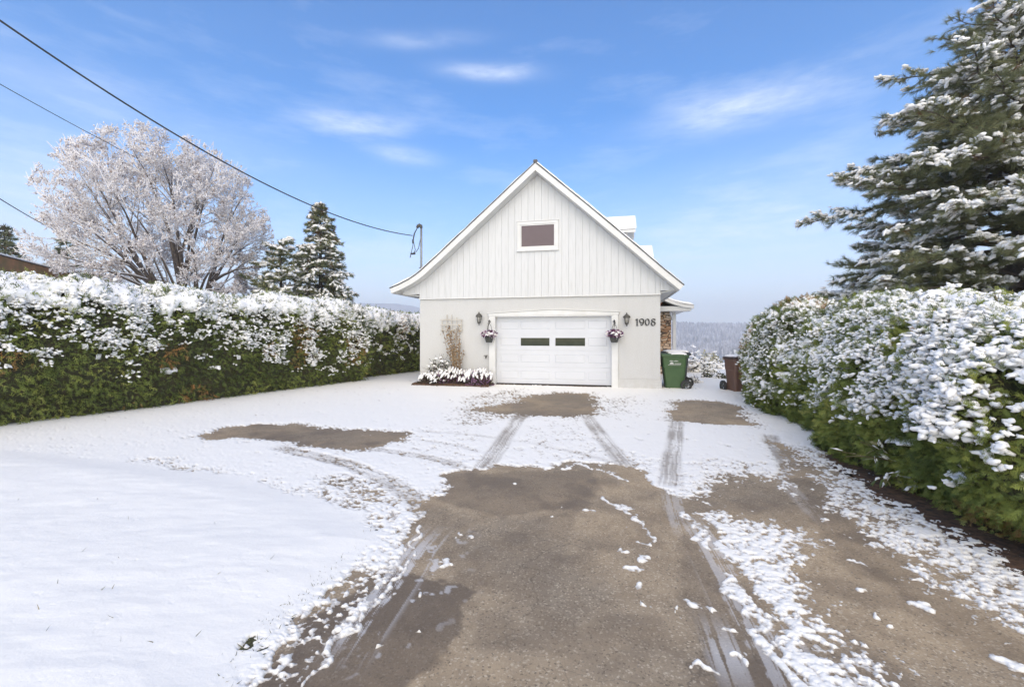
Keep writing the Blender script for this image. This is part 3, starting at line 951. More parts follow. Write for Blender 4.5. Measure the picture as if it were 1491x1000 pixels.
for i in range(4):
    z0, z1 = sec[i] + .0015, sec[i + 1] - .0015
    pz0, pz1 = z0 + .13, z1 - .13
    xs = [dx0 + .033] + [dx0 + DW * v for c in cols for v in c] + [dx1 - .033]
    # stiles and rails of the section, panels raised within
    b.box(xs[0], xs[-1], DY, DY + .028, z0, pz0); b.box(xs[0], xs[-1], DY, DY + .028, pz1, z1)
    for k in range(0, 10, 2):
        b.box(xs[k], xs[k + 1], DY, DY + .028, pz0 + .001, pz1 - .001)
    for k in range(4):
        x0, x1 = xs[2 * k + 1], xs[2 * k + 2]
        if i == 2 and k in (1, 2):
            wins.append((x0, x1, pz0, pz1)); continue
        n = 4
        ins = .022
        V = [(x0, DY + .009, pz0), (x1, DY + .009, pz0), (x1, DY + .009, pz1), (x0, DY + .009, pz1),
             (x0 + ins, DY + .001, pz0 + ins), (x1 - ins, DY + .001, pz0 + ins), (x1 - ins, DY + .001, pz1 - ins), (x0 + ins, DY + .001, pz1 - ins)]
        b.add(V, [[(4, 5, 6, 7), (0, 1, 5, 4), (1, 2, 6, 5), (2, 3, 7, 6), (3, 0, 4, 7)]])
gd = b.build('garage_door', door_white, house)
for x0, x1, z0, z1 in wins:
    b = Acc(); b.box(x0 + .002, x1 - .002, DY + .012, DY + .024, z0 - .004, z1 + .004); b.build('window', M['glass_dark'], gd)
b = Acc(); b.box(dx0 + .031, dx1 - .031, DY + .0, DY + .06, .03, dz0 - .002); b.build('weather_strip', M['rubber'], gd)

# gable window
x0, z0 = fp(753.5, 366); x1, z1 = fp(812.5, 321)
b = Acc()
fw_ = .085
for (a, c, d, e) in ((x0, x1, z1 - fw_, z1), (x0, x1, z0, z0 + fw_), (x0, x0 + fw_, z0 + fw_, z1 - fw_), (x1 - fw_, x1, z0 + fw_, z1 - fw_)):
    b.box(a, c, -.075, -.03, d, e)
b.box(x0 - .02, x1 + .02, -.095, -.03, z0 - .025, z0 - .001); b.box(x0 - .015, x1 + .015, -.09, -.03, z1 + .001, z1 + .02)
for (a, c, d, e) in ((x0 + fw_, x1 - fw_, z1 - fw_ - .035, z1 - fw_), (x0 + fw_, x1 - fw_, z0 + fw_, z0 + fw_ + .035), (x0 + fw_, x0 + fw_ + .035, z0 + fw_ + .035, z1 - fw_ - .035), (x1 - fw_ - .035, x1 - fw_, z0 + fw_ + .035, z1 - fw_ - .035)):
    b.box(a, c, -.062, -.03, d, e)
wf = b.build('window', M['white_paint'], house, bevel=.005)
b = Acc(); b.box(x0 + fw_ + .03, x1 - fw_ - .03, -.05, -.036, z0 + fw_ + .03, z1 - fw_ - .03); b.build('pane', M['glass_mauve'], wf)

# roof dormers on the right slope
def dormer(d0, d1, xf, xe, zr, ze, zb):
    """ridge runs to +x; d0,d1 near and far eaves; xf front wall, xe roof end"""
    dm = (d0 + d1) / 2
    a = Acc()
    xi = 3.8
    a.add([(xi, d0 + .12, zb), (xf, d0 + .12, zb), (xf, d1 - .12, zb), (xi, d1 - .12, zb), (xi, d0 + .12, ze), (xf, d0 + .12, ze), (xf, d1 - .12, ze), (xi, d1 - .12, ze), (xf, dm, zr - .1), (xi, dm, zr - .1)],
          [[(0, 1, 5, 4), (3, 7, 6, 2), (4, 5, 8, 9), (6, 7, 9, 8)], [(1, 2, 6, 8, 5)], [(0, 4, 9, 7, 3)]])
    dw = a.build('dormer', M['siding'], house)
    for nm, t0, t1, m, ov in (('roof', 0.0, .10, M['white_paint'], 0), ('snow', .102, .20, M['snow'], .03)):
        a = Acc()
        Px = (xi, xe + ov)
        prof = [(d0 - ov, ze), (dm, zr), (d1 + ov, ze)]
        V = [(x, y, z + t) for x in Px for t in (t0, t1) for y, z in prof]
        F = [(0, 1, 4, 3), (1, 2, 5, 4), (6, 9, 10, 7), (7, 10, 11, 8), (3, 4, 10, 9), (4, 5, 11, 10), (0, 6, 7, 1), (1, 7, 8, 2), (0, 3, 9, 6), (2, 8, 11, 5)]
        a.add(V, [F])
        a.build(nm, m, dw, bevel=.03 if nm == 'snow' else .006)
    a = Acc(); a.box(xf + .004, xf + .05, d0 + .35, d1 - .35, ze - .75, ze - .05); a.build('window', M['glass_dark'], dw)
dormer(2.95, 4.55, 6.38, 6.66, 5.66, 5.07, 3.6)
dormer(6.3, 7.9, 7.1, 7.52, 5.22, 4.62, 2.8)

# stone wing behind, with its own flared eave
b = Acc(); b.box(HW + .002, 8.07, 5.0, 12, -.6, 2.40); b.build('stone_wall', M['stone'], house)
b = Acc(); b.box(HW + .002, 8.72, 4.5, 5.12, 2.42, 2.60); b.prism([(8.09, 2.40), (8.72, 2.60), (8.72, 2.62), (8.09, 2.44)], 5.13, 12); b.build('eave_beam', M['white_paint'], house, bevel=.006)
b = Acc(); b.prism([(HW + .002, 2.601), (8.55, 2.601), (HW + .002, 3.3)], 5.0, 5.1); b.build('gable_boards', M['wood_dark'], house)
WTOP = [(HW + .02, 3.42), (7.45, 3.14), (7.75, 2.94), (8.1, 2.78), (8.45, 2.68), (8.80, 2.63)]
b = Acc(); b.strip(offset([(HW - .3, 3.2)] + WTOP, .0)[1:], [(x, z - .13) for x, z in WTOP], 4.42, 12); wr = b.build('wing_roof', M['white_paint'], house, bevel=.006)
blanket([(x, z + .0) for x, z in WTOP], 4.40, 12, .06, 30, 8).build('snow', M['snow'], wr, smooth=True)
b = Acc(); b.tube([(7.62, 4.7, 2.60), (7.62, 4.7, 2.70)], [.06, .05], 10); b.tube([(7.62, 4.7, 2.70), (7.62, 4.7, 2.76)], [.09, .09], 10)
b.build('eave_lamp', simple('copper', (.45, .16, .07), (.3, .10, .05), .5, 9), house)
b = Acc(); b.box(8.13, 8.25, 4.98, 5.10, -.5, 2.40); b.build('corner_post', M['white_paint'], house, bevel=.01)
b = Acc(); b.tube([(8.02, 4.72, 2.42), (8.02, 4.78, 2.33), (8.10, 4.9, 2.22), (8.10, 4.93, 2.1)], .04, 8); b.build('downspout', M['grey_gap'], house, smooth=True)

# house numerals: broad-nib strokes
def numeral(strokes, px, py0=474.2, py1=463.8, wmul=1.0):
    xl, zb = fp(px, py0); _, zt = fp(px, py1)
    H = zt - zb
    a = Acc()
    for pts, w0, w1 in strokes:
        P = np.array(pts) * H
        # smooth the path
        L = np.concatenate([[0], np.cumsum(np.hypot(*np.diff(P, axis=0).T))])
        s = np.linspace(0, L[-1], 26)
        P = np.stack([np.interp(s, L, P[:, 0]), np.interp(s, L, P[:, 1])], -1)
        T = np.gradient(P, axis=0); T /= np.linalg.norm(T, axis=1, keepdims=True) + 1e-9
        N = np.stack([-T[:, 1], T[:, 0]], -1)
        nib = np.abs(T[:, 0] * math.sin(.5) - T[:, 1] * math.cos(.5)) if w1 != w0 else np.ones(len(T))
        wd = (w0 + (w1 - w0) * nib)[:, None] * H / 2
        A, B = P + N * wd, P - N * wd
        n = len(P)
        V = [(xl + q[0], y, zb + q[1]) for y in (-.022, -.001) for S in (A, B) for q in S]
        F = []
        for i in range(n - 1):
            F += [(i, n + i, n + i + 1, i + 1), (2 * n + i, 2 * n + i + 1, 3 * n + i + 1, 3 * n + i), (i, i + 1, 2 * n + i + 1, 2 * n + i), (n + i, 3 * n + i, 3 * n + i + 1, n + i + 1)]
        F += [(0, 2 * n, 3 * n, n), (n - 1, 2 * n - 1, 4 * n - 1, 3 * n - 1)]
        a.add(V, [F])
    return a.build('house_number', M['black_iron'], house)
def arc(cx, cy, rx, ry, a0, a1, n=28):
    return [(cx + rx * math.cos(R(t)), cy + ry * math.sin(R(t))) for t in np.linspace(a0, a1, n)]
numeral([([(.24, .02), (.24, .98)], .18, .18), ([(.26, .90), (.03, .80)], .14, .14), ([(.08, .03), (.40, .03)], .07, .07)], 924.6)
numeral([(arc(.33, .68, .27, .27, 60, 420), .07, .20), ([(.60, .70), (.60, .50), (.52, .26), (.36, .08), (.26, .03)], .10, .19), ([(.26, .03), (.20, .24)], .12, .12)], 930.1)
numeral([(arc(.30, .5, .25, .44, 90, 450), .06, .20)], 938.6)
numeral([(arc(.28, .29, .25, .26, 45, 405), .07, .20), ([(.52, .44), (.34, .54), (.14, .64), (.08, .78), (.16, .90), (.32, .94), (.50, .86), (.56, .78)], .08, .20)], 947.4)

# little tap on the left of the door frame
tx_, tz_ = fp(708, 519)
b = Acc(); b.tube([(tx_, -.002, tz_), (tx_, -.09, tz_), (tx_ + .01, -.11, tz_ - .06)], .018, 8); b.tube([(tx_ - .07, -.06, tz_ + .03), (tx_ + .05, -.06, tz_ + .035)], .012, 6)
b.build('tap', M['bronze'], house)
# ------------------------------------------------------------------ wall lamps
def wall_lamp(px, py0, py1, label):
    x, z1 = fp(px, py0, -.12); _, z0 = fp(px, py1, -.12)
    H = z1 - z0
    t = thing('wall_lamp', label, 'wall lamp', hw(x, -.13, z0), HRZ, 'carriage lamps either side of the garage door')
    a = Acc(); a.lathe([(.035, 0), (.05, .02), (.055, .05 * 1.0)], 16); a.lathe([(.012, -.05), (.02, -.02), (.012, 0)], 10); a.build('base', M['bronze'], t, smooth=True)
    a = Acc(); a.lathe([(.045, .05), (.066, H * .55), (.066, H * .57)], 16); a.build('glass', M['glass_lamp'], t, smooth=True)
    a = Acc()
    for k in range(6):
        c, s = math.cos(k * math.pi / 3), math.sin(k * math.pi / 3)
        a.tube([(c * .05, s * .05, .045), (c * .07, s * .07, H * .57)], .006, 5)
    a.build('cage', M['bronze'], t)
    a = Acc(); a.lathe([(.10, H * .56), (.105, H * .60), (.085, H * .72), (.045, H * .83), (.02, H * .87), (.022, H * .92), (.006, H)], 16); a.build('cap', M['bronze'], t, smooth=True)
    a = Acc(); a.box(-.04, .04, .105, .127, H * .35, H * .8); a.tube([(0, .11, H * .55), (0, .04, H * .50), (0, .06, .06)], .012, 6); a.build('bracket', M['bronze'], t, bevel=.005)
    return t
wall_lamp(697, 454, 471, 'dark lantern lamp on the stucco above the trellis side, left of the garage door')
wall_lamp(912, 455, 472.5, 'dark lantern lamp on the stucco between the garage door and the house number')

# ------------------------------------------------------------------ hanging flower baskets
M['petal'] = foliage_mat('pale_petals', [(0, (.09, .03, .075)), (.3, (.16, .06, .13)), (.5, (.60, .45, .58)), (1, (.80, .72, .80))], .6)
M['pot'] = simple('grey_plastic_pot', (.075, .08, .075), (.05, .055, .05), .6, 8)
def leafquads(a, n, cen, rad, size, rr, tint, zmin=-1.0):
    d = rr.normal(size=(n, 3)); d /= np.linalg.norm(d, axis=1, keepdims=True)
    d[:, 2] = np.where(d[:, 2] < zmin, -d[:, 2], d[:, 2])
    p = np.array(cen) + d * np.array(rad) * rr.uniform(.55, 1.05, (n, 1))
    Q = (np.array([(-.5, 0, 0), (0, -.34, .1), (.5, 0, 0), (0, .34, .1)]), [np.array([(0, 1, 2, 3)])])
    rot = frames(d + rr.normal(0, .5, (n, 3)), rr)
    a.scatter([Q], np.zeros(n, int), p, rot, np.repeat(rr.uniform(.6, 1.3, (n, 1)) * size, 3, 1), tint(n))
def lumps(a, T, p, s, rr, tilt=.25):
    n = len(p)
    ax = np.stack([rr.normal(size=n), rr.normal(size=n), rr.normal(size=n) * .2], -1)
    a.scatter(T, rr.integers(0, len(T), n), p, frames(ax, rr, tilt, (0, 0, 1.0)), np.stack([s, s, s * rr.uniform(.6, .95, n)], -1), np.zeros(n))
def basket(px, label, seed):
    rr = np.random.default_rng(seed)
    x, zp = fp(px, 498.5, -.2); _, zt = fp(px, 489, -.2); _, zf = fp(px, 477, -.2); _, zh = fp(px, 469, -.2)
    t = thing('hanging_basket', label, 'flower basket', hw(x, -.20, zp), HRZ, 'snowy flower baskets beside the garage door')
    h, hf, hh = zt - zp, zf - zp, zh - zp
    a = Acc(); a.lathe([(.085, 0), (.095, .01), (.135, h - .03), (.148, h - .03), (.148, h), (.12, h), (.11, h - .03)], 20); a.build('pot', M['pot'], t, smooth=True)
    a = Acc()
    for k in range(3):
        c, s = math.cos(k * 2.09 + .4), math.sin(k * 2.09 + .4)
        a.tube([(c * .14, s * .14, h), (c * .06, s * .06, hh - .12), (0, 0, hh - .02)], .006, 5)
    a.tube([(0, 0, hh - .04), (.02, .0, hh + .02), (0, .02, hh + .06), (-.01, .1, hh + .06), (0, .145, hh + .02)], .011, 6)
    for k in range(10):
        a.tube([(0, 0, hh - .04), (rr.normal(0, .03), rr.normal(0, .03), hh - rr.uniform(-.05, .12))], .007, 4)
    a.build('hanger', M['black_iron'], t)
    a = Acc()
    leafquads(a, 420, (0, 0, h + .05), (.24, .22, .12), .075, rr, lambda n: np.where(rr.random(n) < .72, rr.uniform(0, .28, n), rr.uniform(.5, 1, n)))
    a.build('flowers', M['petal'], t)
    a = Acc()
    n = 26
    th = rr.uniform(0, 6.28, n); q = .21 * np.sqrt(rr.random(n))
    p = np.stack([q * np.cos(th), q * np.sin(th), h + .13 - .45 * q + rr.uniform(-.03, .03, n)], -1)
    lumps(a, LUMP2, p, rr.uniform(.05, .085, n), rr)
    a.build('snow', M['snow'], t, smooth=True)['kind'] = 'stuff'
basket(711.5, 'grey pot of pale flowers under snow hanging at the left post of the garage door', 5)
basket(894, 'grey pot of pale flowers under snow hanging at the right post of the garage door', 6)

# ------------------------------------------------------------------ trellis, dried vine, garden bed
xa, za = fp(641, 482, -.05); xb, zb = fp(673.5, 463.5, -.05)
t = thing('trellis', 'small faded white lattice trellis fixed high on the stucco wall', 'trellis', hw((xa + xb) / 2, -.03, za), HRZ)
M['old_paint'] = simple('weathered_paint', (.60, .575, .53), (.47, .43, .37), .9, 9)
hwid = (xb - xa) / 2
a = Acc()
for k in range(3):
    z = .02 + k * (zb - za - .04) / 2.2
    a.box(-hwid, hwid, -.038, -.026, z, z + .028)
a.build('rail', M['old_paint'], t)
for k in range(5):
    a = Acc(); xx = -hwid + .05 + k * (2 * hwid - .1) / 4
    top = zb - za + (0.12 if k in (1, 2) else .03 if k == 3 else -.04)
    a.box(xx - .013, xx + .013, -.024, -.012, -.03, top); a.build('slat', M['old_paint'], t)
rr = np.random.default_rng(31)
xv, zv = fp(660, 535, -.25)
t = thing('climbing_vine', 'withered brown climbing plant leaning up the wall below the trellis', 'dried vine', hw(xv, -.18, .02), HRZ)
a = Acc()
_, ztop = fp(657, 478, -.1)
tips = []
for k in range(16):
    x0, x1 = rr.normal(.10, .04), rr.normal(-.10, .12)
    n = 9
    u = np.linspace(0, 1, n)
    H = ztop * rr.uniform(.6, 1.02)
    P = np.stack([x0 + (x1 - x0) * u + np.cumsum(rr.normal(0, .022, n)), .0 + .06 * u + rr.normal(0, .02, n) - .05 * np.sin(u * 3), H * u], -1)
    a.tube(P, np.linspace(.012, .005, n), 5); tips.append(P)
a.build('stems', M['dry_vine'], t)
P = np.concatenate(tips); P = P[P[:, 2] > .25]
a = Acc()
M['dead_leaf'] = foliage_mat('dead_leaves', [(0, (.16, .10, .055)), (.5, (.30, .20, .11)), (1, (.45, .34, .21))], .9)
n = 420
p = P[rr.integers(0, len(P), n)] + rr.normal(0, .045, (n, 3)) * np.array((1, .5, 1))
Q = (np.array([(-.5, 0, 0), (0, -.3, .12), (.5, 0, -.1), (0, .3, .12)]), [np.array([(0, 1, 2, 3)])])
a.scatter([Q], np.zeros(n, int), p, frames(rr.normal(size=(n, 3)) + (0, 0, -.8), rr), np.repeat(rr.uniform(.04, .10, (n, 1)), 3, 1), rr.random(n))
a.build('leaves', M['dead_leaf'], t)
a = Acc(); p = P[rr.integers(0, len(P), 26)] + rr.normal(0, .03, (26, 3)); lumps(a, LUMP1, p, rr.uniform(.02, .05, 26), rr); a.build('snow', M['snow'], t, smooth=True)['kind'] = 'stuff'
# bed of earth along the wall
bx0, bx1 = fp(600, 555, -.4)[0], fp(716, 556, -.4)[0]
X, Y = np.meshgrid(np.linspace(bx0, bx1 - .02, 40), np.linspace(-.75, -.01, 14))
Z = .05 + .05 * np.sin(np.clip((Y + .75) / .74, 0, 1) * 3.1) + .03 * fbm(np.stack([X * 5, Y * 5], -1), 3, seed=2)
Z = np.where((X < bx0 + .08) | (Y < -.7), -.02, Z)
V, F, _ = grid_mesh(X, Y, Z)
a = Acc(); a.add(np.array([hw(*v) for v in V]), [F]); struct(a.build('garden_bed', M['soil'], smooth=True))
# mound shrub and the heathers
M['heather'] = foliage_mat('heather', [(0, (.035, .04, .02)), (.35, (.10, .075, .045)), (.6, (.13, .075, .10)), (.85, (.28, .13, .26)), (1, (.42, .26, .42))], .8)
def heather(px, py0, py1, wpx, label, seed, purple, snowy=1.0, dy=-.42):
    rr = np.random.default_rng(seed)
    x, z0 = fp(px, py1, dy); _, z1 = fp(px, py0, dy)
    hwd = wpx / 2 * 14 / FPX
    h = max(.12, z1 - .03)
    t = thing('heather', label, 'heather clump', hw(x, dy, .03), HRZ, 'snowed-over plants along the garage wall')
    a = Acc(); n = int(900 * hwd)
    d = rr.normal(size=(n, 3)); d[:, 2] = abs(d[:, 2]); d /= np.linalg.norm(d, axis=1, keepdims=True)
    p0 = np.stack([rr.uniform(-hwd, hwd, n) * .8, rr.uniform(-.1, .1, n), np.zeros(n)], -1)
    for q0, dd, s in zip(p0, d, rr.uniform(.6, 1.0, n)):
        e = q0 + dd * np.array((.22, .26, h)) * s
        a.tube([q0, (q0 + e) / 2 + (0, 0, .02), e], (.012, .010, .012), 3, False, tint=float(np.clip(rr.random() * .45 + (purple if rr.random() < .5 else 0), 0, 1)))
    leafquads(a, int(900 * hwd), (0, 0, h * .45), (hwd * 1.1, .28, h * .5), .05, rr, lambda k: np.clip(rr.random(k) * .5 + np.where(rr.random(k) < .4, purple, 0), 0, 1))
    a.build('sprigs', M['heather'], t)
    a = Acc(); n = int(165 * hwd * snowy)
    x_ = rr.uniform(-hwd, hwd, n) * 1.08; y_ = rr.uniform(-.28, .2, n)
    k = 1 - (y_ / .34) ** 2 * .65 - (x_ / hwd / 1.3) ** 2 * .35
    p = np.stack([x_, y_, h * np.clip(k, .2, 1) + rr.uniform(-.04, .03, n)], -1)
    ax = np.stack([x_ * .3 + rr.normal(0, .3, n), y_ * 1.2 - .5, -.75 * np.ones(n)], -1)
    s = rr.uniform(.045, .085, n)
    a.scatter(LONG2, rr.integers(0, len(LONG2), n), p, frames(ax, rr, .3, (0, 0, 1)), np.stack([s * 1.2, s, s], -1), np.zeros(n))
    a.build('snow', M['snow'], t, smooth=True)['kind'] = 'stuff'
heather(627, 543, 557, 30, 'low snow-bent plant at the outer left corner of the garage bed', 3, .2)
heather(656, 538, 558, 46, 'snow-laden heather with white drooping sprigs below the dried vine', 4, .45)
heather(697, 539, 558, 34, 'purple heather clump under snow next to the garage door post', 5, .62)
def bush(name, label, cat, loc, rad, seed, twigs, snow_n, leaf=None, ssize=(.05, .1), group=None, rz=0.0, tw_r=.008, stemcol='bark_grey'):
    """dome of twigs with snow lying on them"""
    rr = np.random.default_rng(seed)
    t = thing(name, label, cat, loc, rz, group)
    rad = np.array(rad)
    a = Acc(); P = []
    for k in range(twigs):
        d = rr.normal(size=3); d[2] = abs(d[2]) + .15; d /= np.linalg.norm(d)
        e = d * rad * rr.uniform(.7, 1.05)
        b0 = np.array((rr.normal(0, .12) * rad[0], rr.normal(0, .12) * rad[1], 0))
        m = (b0 + e) / 2 + rr.normal(0, .08, 3) * rad + (0, 0, .06 * rad[2])
        Q = np.array([b0, m, e])
        a.tube(Q, (tw_r * 1.4, tw_r, tw_r * .6), 4, False)
        for j in range(3):
            f = rr.uniform(.5, .95); s = m + (e - m) * f * rr.random()
            e2 = s + (d * .6 + rr.normal(0, .5, 3)) * rad * .25
            a.tube([s, e2], (tw_r * .7, tw_r * .4), 3, False); P += [s, e2]
        P += [m, e]
    a.build('twigs', M[stemcol], t)
    P = np.array(P)
    if leaf:
        a = Acc(); n, size, mt = leaf
        p = P[rr.integers(0, len(P), n)] + rr.normal(0, .03, (n, 3))
        Q = (np.array([(0, 0, 0), (.5, -.25, .06), (1, 0, -.1), (.5, .25, .06)]), [np.array([(0, 1, 2, 3)])])
        a.scatter([Q], np.zeros(n, int), p, frames(rr.normal(size=(n, 3)) + (0, 0, -.2), rr), np.repeat(rr.uniform(.6, 1.3, (n, 1)) * size, 3, 1), rr.random(n))
        a.build('leaves', mt, t)
    a = Acc()
    p = P[rr.integers(0, len(P), snow_n)] + rr.normal(0, .02, (snow_n, 3))
    s = rr.uniform(*ssize, snow_n)
    keep = p[:, 2] > .1 * rad[2]
    lumps(a, LUMP2, p[keep], s[keep], rr, .35)
    a.build('snow', M['snow'], t, smooth=True)['kind'] = 'stuff'
    return t
M['leaf_dark'] = foliage_mat('dark_leaves', [(0, (.02, .03, .012)), (.6, (.05, .07, .025)), (1, (.10, .10, .04))])
M['leaf_pale'] = foliage_mat('pale_leaves', [(0, (.30, .28, .16)), (.6, (.45, .43, .28)), (1, (.58, .56, .42))])
x, z = fp(640, 516, -.35)
bush('mound_shrub', 'rounded shrub heaped with snow in the bed left of the dried vine', 'shrub', hw(x, -.38, .02), (.42, .34, z - .02), 8, 70, 120, (500, .06, M['leaf_dark']), (.05, .10), rz=HRZ)

# ------------------------------------------------------------------ wheelie bins
def wheelie_bin(label, loc, rz, body, lid, wd=.60, dp=.72, h=.98, logo=False, group=None, bare=-9.0):
    """local -y is the front, wheels at +y"""
    t = thing('wheelie_bin', label, 'wheelie bin', loc, rz, group)
    a = Acc()
    n = 7
    rings = []
    lev = [(.0, .76, .70), (.04, .80, .74), (h * .62, .93, .90), (h * .63, .955, .93), (h - .10, 1.0, .985), (h - .09, 1.04, 1.02), (h - .055, 1.04, 1.02), (h - .055, .96, .95), (h - .12, .95, .93)]
    V = []
    for z, sw, sdp in lev:
        hx, hy, r = wd / 2 * sw, dp / 2 * sdp, .06
        yc = .0 + (1 - sdp) * dp * .12
        for k, (cx, cy, a0) in enumerate(((1, 1, 0), (-1, 1, 90), (-1, -1, 180), (1, -1, 270))):
            for q in range(5):
                th = R(a0 + q * 22.5)
                V.append((cx * (hx - r) + r * math.cos(th), yc + cy * (hy - r) + r * math.sin(th), z))
    m = 20
    F = [(i * m + k, i * m + (k + 1) % m, (i + 1) * m + (k + 1) % m, (i + 1) * m + k) for i in range(len(lev) - 1) for k in range(m)]
    a.add(V, [F, list(range(m - 1, -1, -1)), list(range((len(lev) - 1) * m, len(lev) * m))])
    # wheel arches and moulded ribs
    for s in (-1, 1):
        a.box(s * wd * .42 - .02, s * wd * .42 + .02, dp * .32, dp * .44, .03, .24)
    a.build('body', body, t, bevel=.006)
    a = Acc()
    for i, (y0, y1, z0, z1) in enumerate(((-.54, .40, h - .054, h - .01), (.40, .54, h - .054, h - .018))):
        a.prism([(-wd * .545, z0), (wd * .545, z0), (wd * .55, z1), (wd * .40, z1 + .03), (-wd * .40, z1 + .03), (-wd * .55, z1)], dp * y0, dp * y1 - .002)
    ld = a.build('lid', lid, t, bevel=.012)
    a = Acc(); a.tube([(-wd * .46, dp * .575, h - .05), (wd * .46, dp * .575, h - .05)], .018, 8)
    for s in (-1, 1):
        a.box(s * wd * .42 - .025, s * wd * .42 + .025, dp * .48, dp * .585, h - .10, h - .03)
    a.build('handle', body, t, bevel=.004)
    a = Acc(); a.tube([(-wd * .52, dp * .46, .125), (wd * .52, dp * .46, .125)], .013, 8); a.build('axle', M['zinc'], t)
    for s in (-1, 1):
        wx = s * wd * .54
        pts = [(.145 * math.cos(k * math.pi / 12), .145 * math.sin(k * math.pi / 12)) for k in range(24)]
        def ring(acc, r0, r1, x0, x1, nn=24):
            V = [(x, dp * .46 + r * math.cos(k * 2 * math.pi / nn), .145 + r * math.sin(k * 2 * math.pi / nn)) for x, r in ((x0, r0), (x0, r1), (x1, r1), (x1, r0)) for k in range(nn)]
            F = [(i * nn + k, i * nn + (k + 1) % nn, ((i + 1) % 4) * nn + (k + 1) % nn, ((i + 1) % 4) * nn + k) for i in range(4) for k in range(nn)]
            acc.add(V, [F])
        a = Acc(); ring(a, .105, .15, wx - .03, wx + .03); wh = a.build('wheel', M['rubber'], t, bevel=.006)
        a = Acc(); ring(a, .012, .045, wx - .026, wx + .026, 16); ring(a, .09, .106, wx - .022, wx + .022)
        for k in range(5):
            c, s_ = math.cos(k * 1.2566), math.sin(k * 1.2566)
            a.tube([(wx, dp * .46 + c * .04, .145 + s_ * .04), (wx, dp * .46 + c * .095, .145 + s_ * .095)], .012, 6)
        a.build('hub', M['pot'], wh)
    X, Y = np.meshgrid(np.linspace(-wd * .5, wd * .5, 22), np.linspace(-dp * .5, dp * .5, 26))
    e = np.minimum(np.minimum(X + wd * .5, wd * .5 - X), np.minimum(Y + dp * .5, dp * .5 - Y)) / .10
    e = np.minimum(e, (Y - bare * dp + .03 * np.sin(X * 23)) / .08)
    Z = h + .008 + .045 * np.sqrt(np.clip(e, 0, 1)) * (1 + .4 * fbm(np.stack([X * 5 + loc[0], Y * 5], -1), 3, seed=3)) - .05 * (e <= 0)
    V, F, _ = grid_mesh(X + .015 * fbm(np.stack([Y * 9, X * 0], -1), 2, seed=1), Y + .015 * fbm(np.stack([X * 9, Y * 0], -1), 2, seed=2), Z)
    a = Acc(); a.add(V, [F]); a.build('snow', M['snow'], ld, smooth=True)
    if logo:
        # white print on the side: a wavy bar, a dome with a doorway, rules of small print
        a = Acc()
        xs = wd / 2
        def flat(pts):
            # points (y,z) laid on the leaning side wall
            V = [(xs * (.93 + (z - h * .63) / (h * .37 - .1) * .06) + .016, y, z) for y, z in pts]
            a.add(V, [list(range(len(V)))])
        z0 = h * .70
        for k in range(9):
            y = -.13 + k * .026
            hh = .012 + .009 * math.sin(k * 1.3)
            flat([(y, z0 + .105), (y + .022, z0 + .105), (y + .022, z0 + .112 + hh), (y, z0 + .112 + hh)])
        flat([(-.125 + .0 + .05 + .055 * math.cos(t_), z0 + .03 + .055 * math.sin(t_)) for t_ in np.linspace(0, math.pi, 14)])
        for k in range(8):
            flat([(.0 + k * .022, z0 + .035), (.017 + k * .022, z0 + .035), (.017 + k * .022, z0 + .055), (.0 + k * .022, z0 + .055)])
        for k in range(16):
            flat([(-.17 + k * .021, z0), (-.155 + k * .021, z0), (-.155 + k * .021, z0 + .011), (-.17 + k * .021, z0 + .011)])
        a.build('logo', M['soffit'], t)
    return t
GREEN = simple('green_plastic', (.058, .115, .042), (.048, .098, .036), .42, 4, 90, .05, .002)
GREEN2 = simple('green_lid_plastic', (.055, .11, .04), None, .45, 4)
DARKG = simple('dark_grey_plastic', (.045, .052, .046), (.035, .04, .036), .5, 4)
BROWN = simple('brown_plastic', (.155, .085, .060), (.13, .07, .05), .45, 4, 90, .05, .002)
BROWN2 = simple('dark_brown_plastic', (.06, .036, .028), None, .5, 4)
q = hw(7.56, .42, -.02)
wheelie_bin('green wheelie bin with a white printed emblem beside the garage corner', q, HRZ - R(90), GREEN, GREEN2, .60, .66, .99, True, bare=-.16)
q = hw(7.72, 1.22, -.02)
wheelie_bin('dark grey wheelie bin half hidden behind the green one', q, HRZ - R(88), DARKG, DARKG, .60, .68, 1.03)
wheelie_bin('brown wheelie bin standing against the end of the right hedge', (6.08, 11.95, -.02), R(2), BROWN, BROWN2, .54, .60, .95)

